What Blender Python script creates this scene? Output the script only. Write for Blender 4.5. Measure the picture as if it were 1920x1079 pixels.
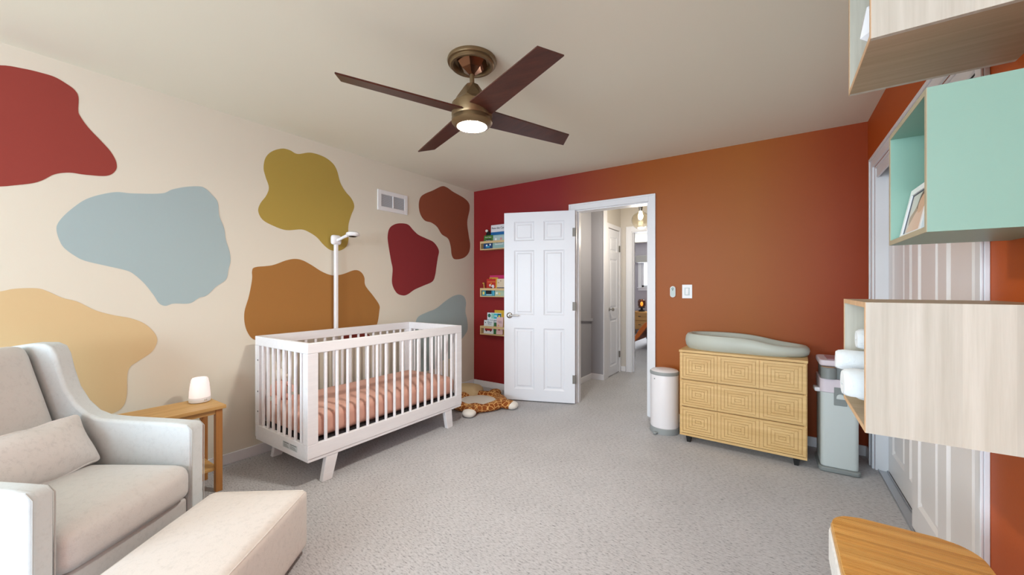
import bpy, bmesh, math, random
from mathutils import Vector, Matrix
random.seed(7)
for o in list(bpy.data.objects): bpy.data.objects.remove(o)
S = bpy.context.scene
COL = S.collection
PI = math.pi

# ------------------------------------------------------------ camera
F_PX = 730.5
YAW = math.atan2(496.0, F_PX)
CAM_H = 1.23
cam_d = bpy.data.cameras.new('camera'); cam = bpy.data.objects.new('camera', cam_d); COL.objects.link(cam)
cam_d.sensor_width = 36; cam_d.lens = 36 * F_PX / 1920; cam_d.clip_start = 0.02
cam.location = (0, 0, CAM_H); cam.rotation_euler = (PI/2, 0, YAW)
S.camera = cam
# ------------------------------------------------------------ world, exposure, daylight
w = bpy.data.worlds.new('world'); S.world = w; w.use_nodes = True
w.node_tree.nodes['Background'].inputs[0].default_value = (0.75, 0.86, 1.0, 1)
w.node_tree.nodes['Background'].inputs[1].default_value = 1.5
S.view_settings.view_transform = 'Standard'; S.view_settings.look = 'None'
S.view_settings.exposure = 0.68; S.view_settings.gamma = 1; S.view_settings.use_curve_mapping = False

def area_light(name, loc, rot, sx, sy, power, color):
    l = bpy.data.lights.new(name, 'AREA'); l.shape = 'RECTANGLE'; l.size = sx; l.size_y = sy
    l.energy = power; l.color = color
    o = bpy.data.objects.new(name, l); COL.objects.link(o); o.location = loc; o.rotation_euler = rot
    return o
# two added soft lights (facing +Y) at guessed, unseen rear windows; bedroom window's daylight
area_light('added_daylight_rear_left', (-2.05, -3.22, 1.42), (PI/2, 0, 0), 1.5, 1.5, 84, (0.70, 0.87, 1.0))
area_light('added_daylight_rear_right', (-0.25, -3.22, 1.42), (PI/2, 0, 0), 1.2, 1.5, 66, (0.74, 0.89, 1.0))
area_light('daylight_window_bedroom', (-2.55, 10.62, 1.63), (-PI/2, 0, 0), 1.1, 0.8, 60, (0.85, 0.92, 1.0))
def point_light(name, loc, power, color, r=0.05):
    l = bpy.data.lights.new(name, 'POINT'); l.energy = power; l.color = color; l.shadow_soft_size = r
    o = bpy.data.objects.new(name, l); COL.objects.link(o); o.location = loc
    return o

# ------------------------------------------------------------ coordinates read off the photograph
cs, sn = math.cos(YAW), math.sin(YAW)
FW = Vector((-sn, cs)); RT = Vector((cs, sn))
def ray(px): return FW + RT * ((px - 960) / F_PX)
def on_x(px, py, X):
    d = ray(px); t = X / d.x
    return Vector((X, d.y * t, CAM_H - (py - 539.5) * t / F_PX))
def on_y(px, py, Y):
    d = ray(px); t = Y / d.y
    return Vector((d.x * t, Y, CAM_H - (py - 539.5) * t / F_PX))
def on_z(px, py, Z):
    t = (CAM_H - Z) * F_PX / (py - 539.5); d = ray(px)
    return Vector((d.x * t, d.y * t, Z))

# ------------------------------------------------------------ materials
def lin(c):
    return tuple((v/255/12.92 if v/255 <= 0.04045 else ((v/255 + 0.055)/1.055) ** 2.4) for v in c)
def nodes_of(m):
    m.use_nodes = True; nt = m.node_tree; return nt, nt.nodes, nt.links, nt.nodes['Principled BSDF']
def mat(name, rgb, rough=0.6, metal=0.0, bump=0.0, bscale=200, var=0.0, vscale=4, emit=0, ecol=None, spec=0.5, trans=0, sheen=0):
    m = bpy.data.materials.new(name); nt, N, L, b = nodes_of(m)
    c = lin(rgb)
    b.inputs['Base Color'].default_value = (*c, 1); b.inputs['Roughness'].default_value = rough
    b.inputs['Metallic'].default_value = metal; b.inputs['Specular IOR Level'].default_value = spec
    if trans: b.inputs['Transmission Weight'].default_value = trans; b.inputs['IOR'].default_value = 1.45
    if sheen: b.inputs['Sheen Weight'].default_value = sheen; b.inputs['Sheen Roughness'].default_value = 0.5
    tc = N.new('ShaderNodeTexCoord')
    if var:
        n = N.new('ShaderNodeTexNoise'); n.inputs['Scale'].default_value = vscale; n.inputs['Detail'].default_value = 4
        L.new(tc.outputs['Object'], n.inputs['Vector'])
        mx = N.new('ShaderNodeMix'); mx.data_type = 'RGBA'
        mx.inputs[6].default_value = (*[v*(1-var) for v in c], 1); mx.inputs[7].default_value = (*[min(1, v*(1+var)) for v in c], 1)
        L.new(n.outputs['Fac'], mx.inputs[0]); L.new(mx.outputs[2], b.inputs['Base Color'])
    if bump:
        n2 = N.new('ShaderNodeTexNoise'); n2.inputs['Scale'].default_value = bscale; n2.inputs['Detail'].default_value = 3
        L.new(tc.outputs['Object'], n2.inputs['Vector'])
        bp = N.new('ShaderNodeBump'); bp.inputs['Strength'].default_value = bump; bp.inputs['Distance'].default_value = 0.002
        L.new(n2.outputs['Fac'], bp.inputs['Height']); L.new(bp.outputs[0], b.inputs['Normal'])
    if emit:
        b.inputs['Emission Color'].default_value = (*lin(ecol or rgb), 1); b.inputs['Emission Strength'].default_value = emit
    return m
def wood(name, c1, c2, axis='X', scale=7, stretch=14, rough=0.5, planks=None, contrast=(0.3, 0.7)):
    """fine grain running along one axis, optional planks of slightly different tone across another"""
    m = bpy.data.materials.new(name); nt, N, L, b = nodes_of(m)
    tc = N.new('ShaderNodeTexCoord'); mp = N.new('ShaderNodeMapping')
    sc = [scale*stretch]*3; sc['XYZ'.index(axis)] = scale
    mp.inputs['Scale'].default_value = sc
    L.new(tc.outputs['Object'], mp.inputs['Vector'])
    n = N.new('ShaderNodeTexNoise'); n.inputs['Scale'].default_value = 0.6; n.inputs['Detail'].default_value = 5; n.inputs['Roughness'].default_value = 0.65
    L.new(mp.outputs[0], n.inputs['Vector'])
    r = N.new('ShaderNodeValToRGB'); r.color_ramp.elements[0].position = contrast[0]; r.color_ramp.elements[1].position = contrast[1]
    r.color_ramp.elements[0].color = (*lin(c1), 1); r.color_ramp.elements[1].color = (*lin(c2), 1)
    L.new(n.outputs['Fac'], r.inputs[0]); out = r.outputs[0]
    if planks:
        pax, wid, amt = planks
        sp = N.new('ShaderNodeSeparateXYZ'); L.new(tc.outputs['Object'], sp.inputs[0])
        d = N.new('ShaderNodeMath'); d.operation = 'DIVIDE'; d.inputs[1].default_value = wid; L.new(sp.outputs[pax], d.inputs[0])
        fl = N.new('ShaderNodeMath'); fl.operation = 'FLOOR'; L.new(d.outputs[0], fl.inputs[0])
        wn = N.new('ShaderNodeTexWhiteNoise'); wn.noise_dimensions = '1D'; L.new(fl.outputs[0], wn.inputs['W'])
        mr = N.new('ShaderNodeMapRange'); mr.inputs[3].default_value = 1-amt; mr.inputs[4].default_value = 1+amt
        L.new(wn.outputs['Value'], mr.inputs[0])
        vm = N.new('ShaderNodeVectorMath'); vm.operation = 'SCALE'; L.new(out, vm.inputs[0]); L.new(mr.outputs[0], vm.inputs['Scale'])
        out = vm.outputs[0]
    L.new(out, b.inputs['Base Color']); b.inputs['Roughness'].default_value = rough
    bp = N.new('ShaderNodeBump'); bp.inputs['Strength'].default_value = 0.08; bp.inputs['Distance'].default_value = 0.001
    L.new(n.outputs['Fac'], bp.inputs['Height']); L.new(bp.outputs[0], b.inputs['Normal'])
    return m

def carpet_mat():
    m = bpy.data.materials.new('grey_flecked_carpet'); nt, N, L, b = nodes_of(m)
    tc = N.new('ShaderNodeTexCoord'); mp = N.new('ShaderNodeMapping'); mp.inputs['Scale'].default_value = (46, 130, 60)
    mp.inputs['Rotation'].default_value = (0, 0, 0.5)
    L.new(tc.outputs['Object'], mp.inputs['Vector'])
    n = N.new('ShaderNodeTexNoise'); n.inputs['Scale'].default_value = 1.0; n.inputs['Detail'].default_value = 6; n.inputs['Roughness'].default_value = 0.75
    L.new(mp.outputs[0], n.inputs['Vector'])
    r = N.new('ShaderNodeValToRGB'); e = r.color_ramp.elements
    e[0].position = 0.34; e[0].color = (*lin((112, 110, 113)), 1); e[1].position = 0.46; e[1].color = (*lin((184, 182, 184)), 1)
    x = e.new(0.7); x.color = (*lin((208, 206, 208)), 1)
    L.new(n.outputs['Fac'], r.inputs[0])
    big = N.new('ShaderNodeTexNoise'); big.inputs['Scale'].default_value = 3.0; big.inputs['Detail'].default_value = 3
    L.new(tc.outputs['Object'], big.inputs['Vector'])
    mr = N.new('ShaderNodeMapRange'); mr.inputs[3].default_value = 0.86; mr.inputs[4].default_value = 1.08; L.new(big.outputs['Fac'], mr.inputs[0])
    vm = N.new('ShaderNodeVectorMath'); vm.operation = 'SCALE'; L.new(r.outputs[0], vm.inputs[0]); L.new(mr.outputs[0], vm.inputs['Scale'])
    L.new(vm.outputs[0], b.inputs['Base Color']); b.inputs['Roughness'].default_value = 0.95; b.inputs['Specular IOR Level'].default_value = 0.1
    b.inputs['Sheen Weight'].default_value = 0.2
    bp = N.new('ShaderNodeBump'); bp.inputs['Strength'].default_value = 0.6; bp.inputs['Distance'].default_value = 0.004
    L.new(n.outputs['Fac'], bp.inputs['Height']); L.new(bp.outputs[0], b.inputs['Normal'])
    return m

def tint_cast_mat(name, stops, axis='X', rough=0.5):
    """wall paint with a tone-mapped light cast put into its base colour"""
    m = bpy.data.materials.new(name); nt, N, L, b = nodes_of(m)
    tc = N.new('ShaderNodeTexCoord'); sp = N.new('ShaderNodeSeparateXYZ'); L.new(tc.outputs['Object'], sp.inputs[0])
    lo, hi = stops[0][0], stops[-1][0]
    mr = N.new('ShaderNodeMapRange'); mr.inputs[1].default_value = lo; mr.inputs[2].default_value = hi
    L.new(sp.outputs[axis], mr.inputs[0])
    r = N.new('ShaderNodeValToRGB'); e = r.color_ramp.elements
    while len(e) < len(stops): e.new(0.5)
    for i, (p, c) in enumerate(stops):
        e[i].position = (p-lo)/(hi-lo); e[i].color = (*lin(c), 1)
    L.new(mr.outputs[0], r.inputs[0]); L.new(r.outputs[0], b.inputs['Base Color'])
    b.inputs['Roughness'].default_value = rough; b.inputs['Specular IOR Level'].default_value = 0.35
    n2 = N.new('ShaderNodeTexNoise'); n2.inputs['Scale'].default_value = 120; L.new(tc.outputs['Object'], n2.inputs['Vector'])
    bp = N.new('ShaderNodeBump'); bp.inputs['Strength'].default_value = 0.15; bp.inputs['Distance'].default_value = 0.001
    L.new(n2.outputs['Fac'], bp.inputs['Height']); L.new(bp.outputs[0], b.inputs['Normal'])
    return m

def giraffe_mat():
    m = bpy.data.materials.new('giraffe_print_plush'); nt, N, L, b = nodes_of(m)
    tc = N.new('ShaderNodeTexCoord')
    v = N.new('ShaderNodeTexVoronoi'); v.feature = 'DISTANCE_TO_EDGE'; v.inputs['Scale'].default_value = 24
    L.new(tc.outputs['Object'], v.inputs['Vector'])
    r = N.new('ShaderNodeValToRGB'); e = r.color_ramp.elements
    e[0].position = 0.04; e[0].color = (*lin((226, 176, 108)), 1); e[1].position = 0.09; e[1].color = (*lin((146, 76, 22)), 1)
    L.new(v.outputs['Distance'], r.inputs[0]); L.new(r.outputs[0], b.inputs['Base Color']); b.inputs['Roughness'].default_value = 0.9
    n2 = N.new('ShaderNodeTexNoise'); n2.inputs['Scale'].default_value = 150; L.new(tc.outputs['Object'], n2.inputs['Vector'])
    bp = N.new('ShaderNodeBump'); bp.inputs['Strength'].default_value = 0.6; bp.inputs['Distance'].default_value = 0.004
    L.new(n2.outputs['Fac'], bp.inputs['Height']); L.new(bp.outputs[0], b.inputs['Normal'])
    return m

def fabric(name, rgb, fleck=0.12, rough=0.9, weave=260):
    m = bpy.data.materials.new(name); nt, N, L, b = nodes_of(m); c = lin(rgb)
    tc = N.new('ShaderNodeTexCoord'); n = N.new('ShaderNodeTexNoise'); n.inputs['Scale'].default_value = 45; n.inputs['Detail'].default_value = 8; n.inputs['Roughness'].default_value = 0.8
    L.new(tc.outputs['Object'], n.inputs['Vector'])
    r = N.new('ShaderNodeValToRGB'); e = r.color_ramp.elements
    e[0].position = 0.3; e[0].color = (*[v*(1-fleck*1.6) for v in c], 1); e[1].position = 0.5; e[1].color = (*c, 1)
    L.new(n.outputs['Fac'], r.inputs[0]); L.new(r.outputs[0], b.inputs['Base Color']); b.inputs['Roughness'].default_value = rough
    b.inputs['Specular IOR Level'].default_value = 0.2; b.inputs['Sheen Weight'].default_value = 0.15
    n2 = N.new('ShaderNodeTexNoise'); n2.inputs['Scale'].default_value = weave; L.new(tc.outputs['Object'], n2.inputs['Vector'])
    bp = N.new('ShaderNodeBump'); bp.inputs['Strength'].default_value = 0.35; bp.inputs['Distance'].default_value = 0.001
    L.new(n2.outputs['Fac'], bp.inputs['Height']); L.new(bp.outputs[0], b.inputs['Normal'])
    return m

M = {}
M['carpet'] = carpet_mat()
M['ceiling'] = mat('warm_white_ceiling', (232, 226, 208), 0.9, bump=0.1, bscale=150)
M['wall'] = mat('cream_wall_paint', (226, 219, 203), 0.8, bump=0.1, bscale=150)
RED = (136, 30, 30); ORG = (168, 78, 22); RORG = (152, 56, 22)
M['back_wall'] = tint_cast_mat('rust_wall_paint_with_cast', [(-3.2, RED), (-2.0, (138, 32, 36)), (-1.0, (160, 82, 12)), (-0.2, (160, 86, 8)), (0.4, (152, 58, 6)), (1.0, (158, 54, 12))])  # red-to-orange shift is a light cast put into the colour
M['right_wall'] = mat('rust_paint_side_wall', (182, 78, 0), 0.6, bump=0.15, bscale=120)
M['trim'] = mat('white_trim_paint', (232, 232, 236), 0.4)
M['door'] = mat('white_door_paint', (234, 236, 242), 0.38)
M['closet'] = mat('white_closet_door_paint', (240, 236, 236), 0.3)
M['hall_grey'] = mat('grey_hall_paint', (168, 168, 174), 0.8)
M['hall_cream'] = mat('hall_light_paint', (206, 200, 192), 0.8)
M['bed_wall'] = mat('lilac_grey_paint', (176, 172, 182), 0.8)
M['white'] = mat('white_plastic', (238, 238, 240), 0.35)
M['nickel'] = mat('satin_nickel', (190, 188, 184), 0.3, metal=1)
M['hinge'] = mat('dull_nickel_hinge', (128, 124, 118), 0.55, metal=0.7)
M['dark'] = mat('dark_matt', (26, 24, 24), 0.6)
M['track'] = mat('aluminium_track', (190, 192, 196), 0.35, metal=0.8)
M['glass'] = mat('window_glass', (250, 252, 255), 0.02, trans=1)
# mural paints
M['m_red'] = mat('mural_brick_red', (150, 58, 48), 0.8, var=0.04, vscale=2)
M['m_crimson'] = mat('mural_crimson', (138, 40, 44), 0.8, var=0.04, vscale=2)
M['m_rust'] = mat('mural_rust', (146, 76, 50), 0.8, var=0.04, vscale=2)
M['m_blue'] = mat('mural_pale_blue', (170, 188, 190), 0.8, var=0.02, vscale=2)
M['m_tan'] = mat('mural_sand', (218, 190, 144), 0.8, var=0.02, vscale=2)
M['m_mustard'] = mat('mural_mustard', (178, 152, 70), 0.8, var=0.03, vscale=2)
M['m_ochre'] = mat('mural_ochre', (166, 114, 54), 0.8, var=0.03, vscale=2)

# ------------------------------------------------------------ mesh helpers
def link(name, me, m=None, parent=None, smooth=False):
    o = bpy.data.objects.new(name, me); COL.objects.link(o)
    if m is not None:
        for x in (m if isinstance(m, (list, tuple)) else [m]): me.materials.append(x)
    if parent: o.parent = parent
    if smooth:
        for p in me.polygons: p.use_smooth = True
    return o
def obj(name, bm, m=None, parent=None, smooth=False, bevel=0, seg=2, sub=0, ang=35):
    bmesh.ops.recalc_face_normals(bm, faces=bm.faces[:])
    me = bpy.data.meshes.new(name); bm.to_mesh(me); bm.free()
    o = link(name, me, m, parent, smooth or bevel > 0 or sub > 0)
    if bevel:
        b = o.modifiers.new('bevel', 'BEVEL'); b.width = bevel; b.segments = seg; b.limit_method = 'ANGLE'; b.angle_limit = math.radians(ang)
        try: b.harden_normals = True
        except Exception: pass
    if sub:
        s = o.modifiers.new('sub', 'SUBSURF'); s.levels = sub; s.render_levels = sub
    if smooth and not bevel and not sub and hasattr(me, 'set_sharp_from_angle'):
        me.set_sharp_from_angle(angle=math.radians(40))
    return o
def bx(bm, x0, x1, y0, y1, z0, z1, mi=0, M4=None):
    vs = [bm.verts.new(Vector(p)) for p in [(x0,y0,z0),(x1,y0,z0),(x1,y1,z0),(x0,y1,z0),(x0,y0,z1),(x1,y0,z1),(x1,y1,z1),(x0,y1,z1)]]
    if M4 is not None:
        for v in vs: v.co = M4 @ v.co
    for f in [(0,3,2,1),(4,5,6,7),(0,1,5,4),(1,2,6,5),(2,3,7,6),(3,0,4,7)]:
        fc = bm.faces.new([vs[i] for i in f]); fc.material_index = mi
    return vs
def box(*a, **k):
    bm = bmesh.new(); bx(bm, *a, **k); return bm
def prism(bm, pts, a, b, axis='Z', mi=0, M4=None):
    """polygon pts extruded from a to b along axis. pts are (u,v) on the other two axes in xyz order"""
    def P(u, v, w):
        p = {'Z': (u, v, w), 'Y': (u, w, v), 'X': (w, u, v)}[axis]
        p = Vector(p); return M4 @ p if M4 is not None else p
    A = [bm.verts.new(P(u, v, a)) for u, v in pts]; B = [bm.verts.new(P(u, v, b)) for u, v in pts]
    n = len(pts)
    fs = [bm.faces.new(A), bm.faces.new(B[::-1])]
    for i in range(n): fs.append(bm.faces.new([A[i], A[(i+1)%n], B[(i+1)%n], B[i]]))
    for f in fs: f.material_index = mi
def lathe(bm, prof, c=(0,0,0), n=32, axis='Z', mi=0, sx=1, sy=1, cap=True):
    c = Vector(c); rings = []
    for r, h in prof:
        ring = []
        for i in range(n):
            a = 2*PI*i/n; u, v = r*math.cos(a)*sx, r*math.sin(a)*sy
            p = {'Z': (u, v, h), 'Y': (u, h, v), 'X': (h, u, v)}[axis]
            ring.append(bm.verts.new(c + Vector(p)))
        rings.append(ring)
    for a, b in zip(rings, rings[1:]):
        for i in range(n):
            f = bm.faces.new([a[i], a[(i+1)%n], b[(i+1)%n], b[i]]); f.material_index = mi
    if cap:
        for r in (rings[0], rings[-1]):
            try: bm.faces.new(r).material_index = mi
            except ValueError: pass
def tube(bm, pts, r, n=12, mi=0, caps=True):
    pts = [Vector(p) for p in pts]; rs = r if isinstance(r, (list, tuple)) else [r]*len(pts)
    rings = []; up = None
    for i, p in enumerate(pts):
        t = (pts[min(i+1, len(pts)-1)] - pts[max(i-1, 0)]).normalized()
        if up is None: up = Vector((0,0,1)) if abs(t.z) < 0.9 else Vector((1,0,0))
        u = t.cross(up).normalized(); v = u.cross(t).normalized(); up = v
        rings.append([bm.verts.new(p + (u*math.cos(2*PI*k/n) + v*math.sin(2*PI*k/n))*rs[i]) for k in range(n)])
    for a, b in zip(rings, rings[1:]):
        for i in range(n): bm.faces.new([a[i], a[(i+1)%n], b[(i+1)%n], b[i]]).material_index = mi
    if caps:
        bm.faces.new(rings[0]).material_index = mi; bm.faces.new(rings[-1]).material_index = mi
def ell(bm, c, r, M4=None, u=20, v=12, mi=0):
    ret = bmesh.ops.create_uvsphere(bm, u_segments=u, v_segments=v, radius=1)
    for x in ret['verts']:
        p = Vector((x.co.x*r[0], x.co.y*r[1], x.co.z*r[2]))
        if M4 is not None: p = M4 @ p
        x.co = p + Vector(c)
        for f in x.link_faces: f.material_index = mi
def puff(bm, sx, sy, sz, n=10, rad=0.03, bulge=(0, 0, 0), wob=0.0, M4=None, pinch=0.0, seed=1):
    """rounded, slightly stuffed box centred on its origin: bulge pushes each pair of faces out, pinch draws the corners in thin"""
    import mathutils.noise as mn
    tmp = bmesh.new(); bmesh.ops.create_cube(tmp, size=2)
    bmesh.ops.subdivide_edges(tmp, edges=tmp.edges[:], cuts=n, use_grid_fill=True)
    h = Vector((sx/2, sy/2, sz/2)); vm = {}
    for v in tmp.verts:
        q = v.co.copy()
        # denser near the borders
        q = Vector([math.copysign(1-(1-abs(t))**1.35, t) for t in q])
        p = Vector((q.x*h.x, q.y*h.y, q.z*h.z))
        inner = Vector([max(-(h[i]-rad), min(h[i]-rad, p[i])) for i in range(3)])
        d = p - inner
        if d.length > 1e-9: p = inner + d.normalized()*min(rad, d.length if sum(1 for t in d if abs(t) > 1e-6) < 2 else rad)
        fx = [1-q.x*q.x, 1-q.y*q.y, 1-q.z*q.z]
        for i in range(3):
            j, k = (i+1) % 3, (i+2) % 3
            p[i] += math.copysign(1, q[i])*bulge[i]*(abs(q[i])**2)*fx[j]**.7*fx[k]**.7
        if pinch:
            e = 1 - pinch*max(abs(q.x), abs(q.y))**3
            p.z *= e
        if wob:
            nz = mn.noise_vector(Vector((p.x*9+seed, p.y*9, p.z*9)))
            p += nz*wob
        vm[v] = bm.verts.new(M4 @ p if M4 is not None else p)
    for f in tmp.faces: bm.faces.new([vm[v] for v in f.verts])
    tmp.free()
def T(x, y, z): return Matrix.Translation((x, y, z))
def R(a, ax): return Matrix.Rotation(a, 4, ax)

def thing(name, label, cat, loc=(0,0,0), rz=0, group=None):
    o = bpy.data.objects.new(name, None); COL.objects.link(o); o.location = loc; o.rotation_euler = (0, 0, rz)
    o.empty_display_size = 0.05
    return tag(o, label, cat, group)
def tag(o, label, cat, group=None):
    o['label'] = label; o['category'] = cat
    if group: o['group'] = group
    return o
def struct(name, bm, m, parent=None, **k):
    o = obj(name, bm, m, parent, **k); o['kind'] = 'structure'; return o
def plabel(o, s): o['label'] = s; return o
def text_mesh(name, body, size, m, parent, M4, ext=0.0004, align='CENTER', sx=1):
    c = bpy.data.curves.new(name, 'FONT'); c.body = body; c.size = size; c.align_x = align; c.align_y = 'CENTER'; c.extrude = ext
    c.resolution_u = 3
    o = bpy.data.objects.new('tmp', c); COL.objects.link(o)
    dg = bpy.context.evaluated_depsgraph_get(); me = bpy.data.meshes.new_from_object(o.evaluated_get(dg))
    bpy.data.objects.remove(o)
    me.transform(M4 @ Matrix.Diagonal((sx, 1, 1, 1))); me.materials.clear()
    return link(name, me, m, parent)

def catmull(pts, n=5):
    out = []; L_ = len(pts)
    for i in range(L_):
        p0, p1, p2, p3 = (Vector(pts[(i+k) % L_]) for k in (-1, 0, 1, 2))
        for j in range(n):
            t = j/n
            out.append(0.5*((2*p1)+(-p0+p2)*t+(2*p0-5*p1+4*p2-p3)*t*t+(-p0+3*p1-3*p2+p3)*t**3))
    return out

# ============================================================ THE ROOM
XL, XR, YB, YF, H = -3.163, 0.55, 3.803, -3.1, 2.44
WT = 0.12
# floor and ceiling over room, hall and bedroom
struct('floor', box(-4.6, 1.6, -3.3, 11, -0.1, 0), M['carpet'])
struct('ceiling', box(-4.6, 1.6, -3.3, 11, H, H+0.1), M['ceiling'])

# left wall with its painted mural shapes
BL = {
 'm_red': [[(0,122.5),(45,129),(75,136),(102.6,144.5),(125,157.6),(140,169),(147,182.6),(146.6,207.6),(150,217.6),(165,239),(187.7,262.7),(207.7,285),(218,305),(216.5,320),(200,330),(160,328),(130,324),(102.6,327),(80,338),(60,344),(25,348),(0,350),(-80,352),(-150,330),(-190,250),(-150,160),(-70,128)],
           [(645,641),(641,632),(650,625),(668,623),(686,625),(695,632),(690,640),(668,643)]],
 'm_blue': [[(106,432.6),(108,420),(120,404.6),(140,387.5),(160,374.5),(185,366),(217.7,360.5),(250,363),(303,363),(323,355.5),(350,350.5),(375,350),(386.6,355),(398,366),(408.4,380),(411,405),(420,427.6),(423.4,450),(430.4,472.6),(432,490),(428.4,505),(424,524),(405.4,537.7),(388,554),(373,559),(360,567.7),(348,570),(325,569.7),(310,574),(298,569),(288,554),(270,531.4),(250,514),(235,507),(200,499),(160,489.6),(140,480),(120,465),(111,450)],
            [(778.5,606),(784.6,594),(801,585.8),(818,578.6),(835,565),(849.6,555.7),(861.7,553),(870,557),(873.7,567.7),(872.5,584.6),(876,601),(876.6,618),(871,629),(860,643),(853,657),(845,672),(825,678),(815,692),(790,697),(772,690),(765,660),(770,630)]],
 'm_tan': [[(0,547),(28,541.7),(69.5,541),(89,546.7),(117,559),(144.6,566),(178,582),(211,591),(244.7,597),(270,607),(286.4,621),(294,633.5),(293.4,644.6),(283.6,661),(258.6,678),(244.7,687.7),(238.6,703),(237.8,736),(233.6,757),(222.5,770),(205.8,776.7),(189,772.5),(150,762),(100,770),(20,780),(-100,760),(-180,640),(-100,565)]],
 'm_mustard': [[(529,278.8),(543.6,282),(558,289),(582,286.5),(606,293.7),(623,305.8),(631.6,320),(637.6,342),(647,358.8),(659,373),(664,387.7),(658,404.6),(653,424),(653,452),(647,465),(632.8,471),(618,468.4),(606,458.8),(594,445.5),(579.8,436),(565,430.6),(536,431.8),(510,422.7),(491.8,411.8),(484,396),(488,381.7),(499,367),(503.9,351.6),(497.8,332),(494,315),(497.8,296),(510,284)]],
 'm_ochre': [[(478,638),(466.5,628),(459,608.7),(458.3,584.6),(466.5,555.7),(472.5,524),(472.5,508.7),(478.6,501.4),(510,497.8),(536,488.7),(553,485.8),(567.7,488.7),(584.6,497.8),(604,510),(623,516.6),(642,514.7),(664,507),(676,510),(683,520.7),(685,536),(700,555.7),(711,572.5),(711,584.6),(707.5,606),(700,617),(660,621),(600,626),(540,633),(500,641)]],
 'm_crimson': [[(750.8,419),(765,421.4),(775,432),(784.6,440.7),(799,447.5),(813.5,455),(822.7,469.6),(820.7,484),(817.8,503),(816,515),(811,528),(794,536),(777,543.6),(765,552),(755.7,554.5),(743.6,549.6),(735,531.6),(736,505),(732.8,488),(728,459),(726.7,443),(730,428.7),(738.8,421.4)]],
 'm_rust': [[(828,349.6),(837.6,351.6),(849.6,360),(869,371),(878.6,380.5),(880.5,392.5),(876,416.6),(878.6,440.7),(881.4,460),(878.6,474.5),(869,484),(853,486.5),(847,479),(844.8,462.4),(840,448),(828,439.5),(819.5,426),(808.7,417.8),(796.6,414),(788,402),(785,385),(788,370.8),(796.6,363.6),(811,357.6)]],
}
bm = box(XL-WT, XL, YF-WT, YB+WT, 0, H)
mats = [M['wall']]
for key, blobs in BL.items():
    mats.append(M[key]); mi = len(mats)-1
    for b in blobs:
        pts = [on_x(px, py, XL) for px, py in b]
        sm = catmull([(p.y, p.z) for p in pts])
        f = bm.faces.new([bm.verts.new((XL+0.0012, p[0], max(0.08, p[1]))) for p in sm]); f.material_index = mi
        if f.calc_center_median().x and f.normal.x < 0: f.normal_flip()
bm.normal_update()
bmesh.ops.triangulate(bm, faces=[f for f in bm.faces if len(f.verts) > 4], ngon_method='EAR_CLIP')
me = bpy.data.meshes.new('wall_left'); bm.normal_update(); bm.to_mesh(me); bm.free()
o = link('wall_left', me, mats); o['kind'] = 'structure'

# back wall, with the doorway
DX0, DX1, DH = -1.772, -1.008, 2.05
bm = bmesh.new()
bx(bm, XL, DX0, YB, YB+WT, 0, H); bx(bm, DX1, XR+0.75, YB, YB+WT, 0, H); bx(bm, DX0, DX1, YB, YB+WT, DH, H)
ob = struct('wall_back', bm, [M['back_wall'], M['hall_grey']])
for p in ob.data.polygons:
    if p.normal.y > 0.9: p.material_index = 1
# right wall with the closet opening
CY0, CY1, CH = 1.905, 3.56, 2.045
bm = bmesh.new()
bx(bm, XR, XR+WT, YF-WT, CY0, 0, H); bx(bm, XR, XR+WT, CY1, YB, 0, H); bx(bm, XR, XR+WT, CY0, CY1, CH, H)
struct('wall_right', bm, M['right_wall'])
bm = bmesh.new()
bx(bm, 1.2, 1.3, CY0-0.3, YB, 0, H); bx(bm, XR+WT, 1.2, CY0-0.4, CY0-0.3, 0, H)
struct('wall_closet', bm, M['wall'])
# unseen wall set well back for even light; two guessed windows bring the daylight
bm = bmesh.new()
wins = [(-2.8, -1.3, 0.7, 2.15), (-0.85, 0.35, 0.7, 2.15)]
bx(bm, XL-WT, -2.8, YF-WT, YF, 0, H); bx(bm, -1.3, -0.85, YF-WT, YF, 0, H); bx(bm, 0.35, XR+WT, YF-WT, YF, 0, H)
bx(bm, -2.8, -1.3, YF-WT, YF, 0, 0.7); bx(bm, -2.8, -1.3, YF-WT, YF, 2.15, H)
bx(bm, -0.85, 0.35, YF-WT, YF, 0, 0.7); bx(bm, -0.85, 0.35, YF-WT, YF, 2.15, H)
struct('wall_front', bm, M['wall'])
for i, (a, b, z0, z1) in enumerate(wins):
    bm = bmesh.new()
    for q in ((a-0.07, a, z0-0.07, z1+0.07), (b, b+0.07, z0-0.07, z1+0.07), (a, b, z0-0.07, z0), (a, b, z1, z1+0.07)):
        bx(bm, q[0], q[1], YF-0.001, YF+0.018, q[2], q[3])
    mid = (a+b)/2
    bx(bm, mid-0.02, mid+0.02, YF-0.09, YF-0.05, z0, z1)
    for q in ((a, a+0.04, z0, z1), (b-0.04, b, z0, z1), (a, b, z0, z0+0.04), (a, b, z1-0.04, z1)):
        bx(bm, q[0], q[1], YF-0.09, YF-0.05, q[2], q[3])
    struct('window_%d' % (i+1), bm, M['trim'])  # frame of a guessed window, out of view, added for daylight

# baseboards
def board(name, segs, m=M['trim']):
    bm = bmesh.new()
    for (x0, x1, y0, y1) in segs: bx(bm, x0, x1, y0, y1, 0, 0.075)
    struct(name, bm, m, bevel=0.004)
t_ = 0.013
board('baseboard_left', [(XL, XL+t_, YF, YB)])
board('baseboard_back', [(XL, DX0-0.066, YB-t_, YB), (DX1+0.066, XR, YB-t_, YB)])
board('baseboard_right', [(XR-t_, XR, YF, CY0-0.07), (XR-t_, XR, CY1+0.07, YB)])
board('baseboard_front', [(XL, XR, YF, YF+t_)])

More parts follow.
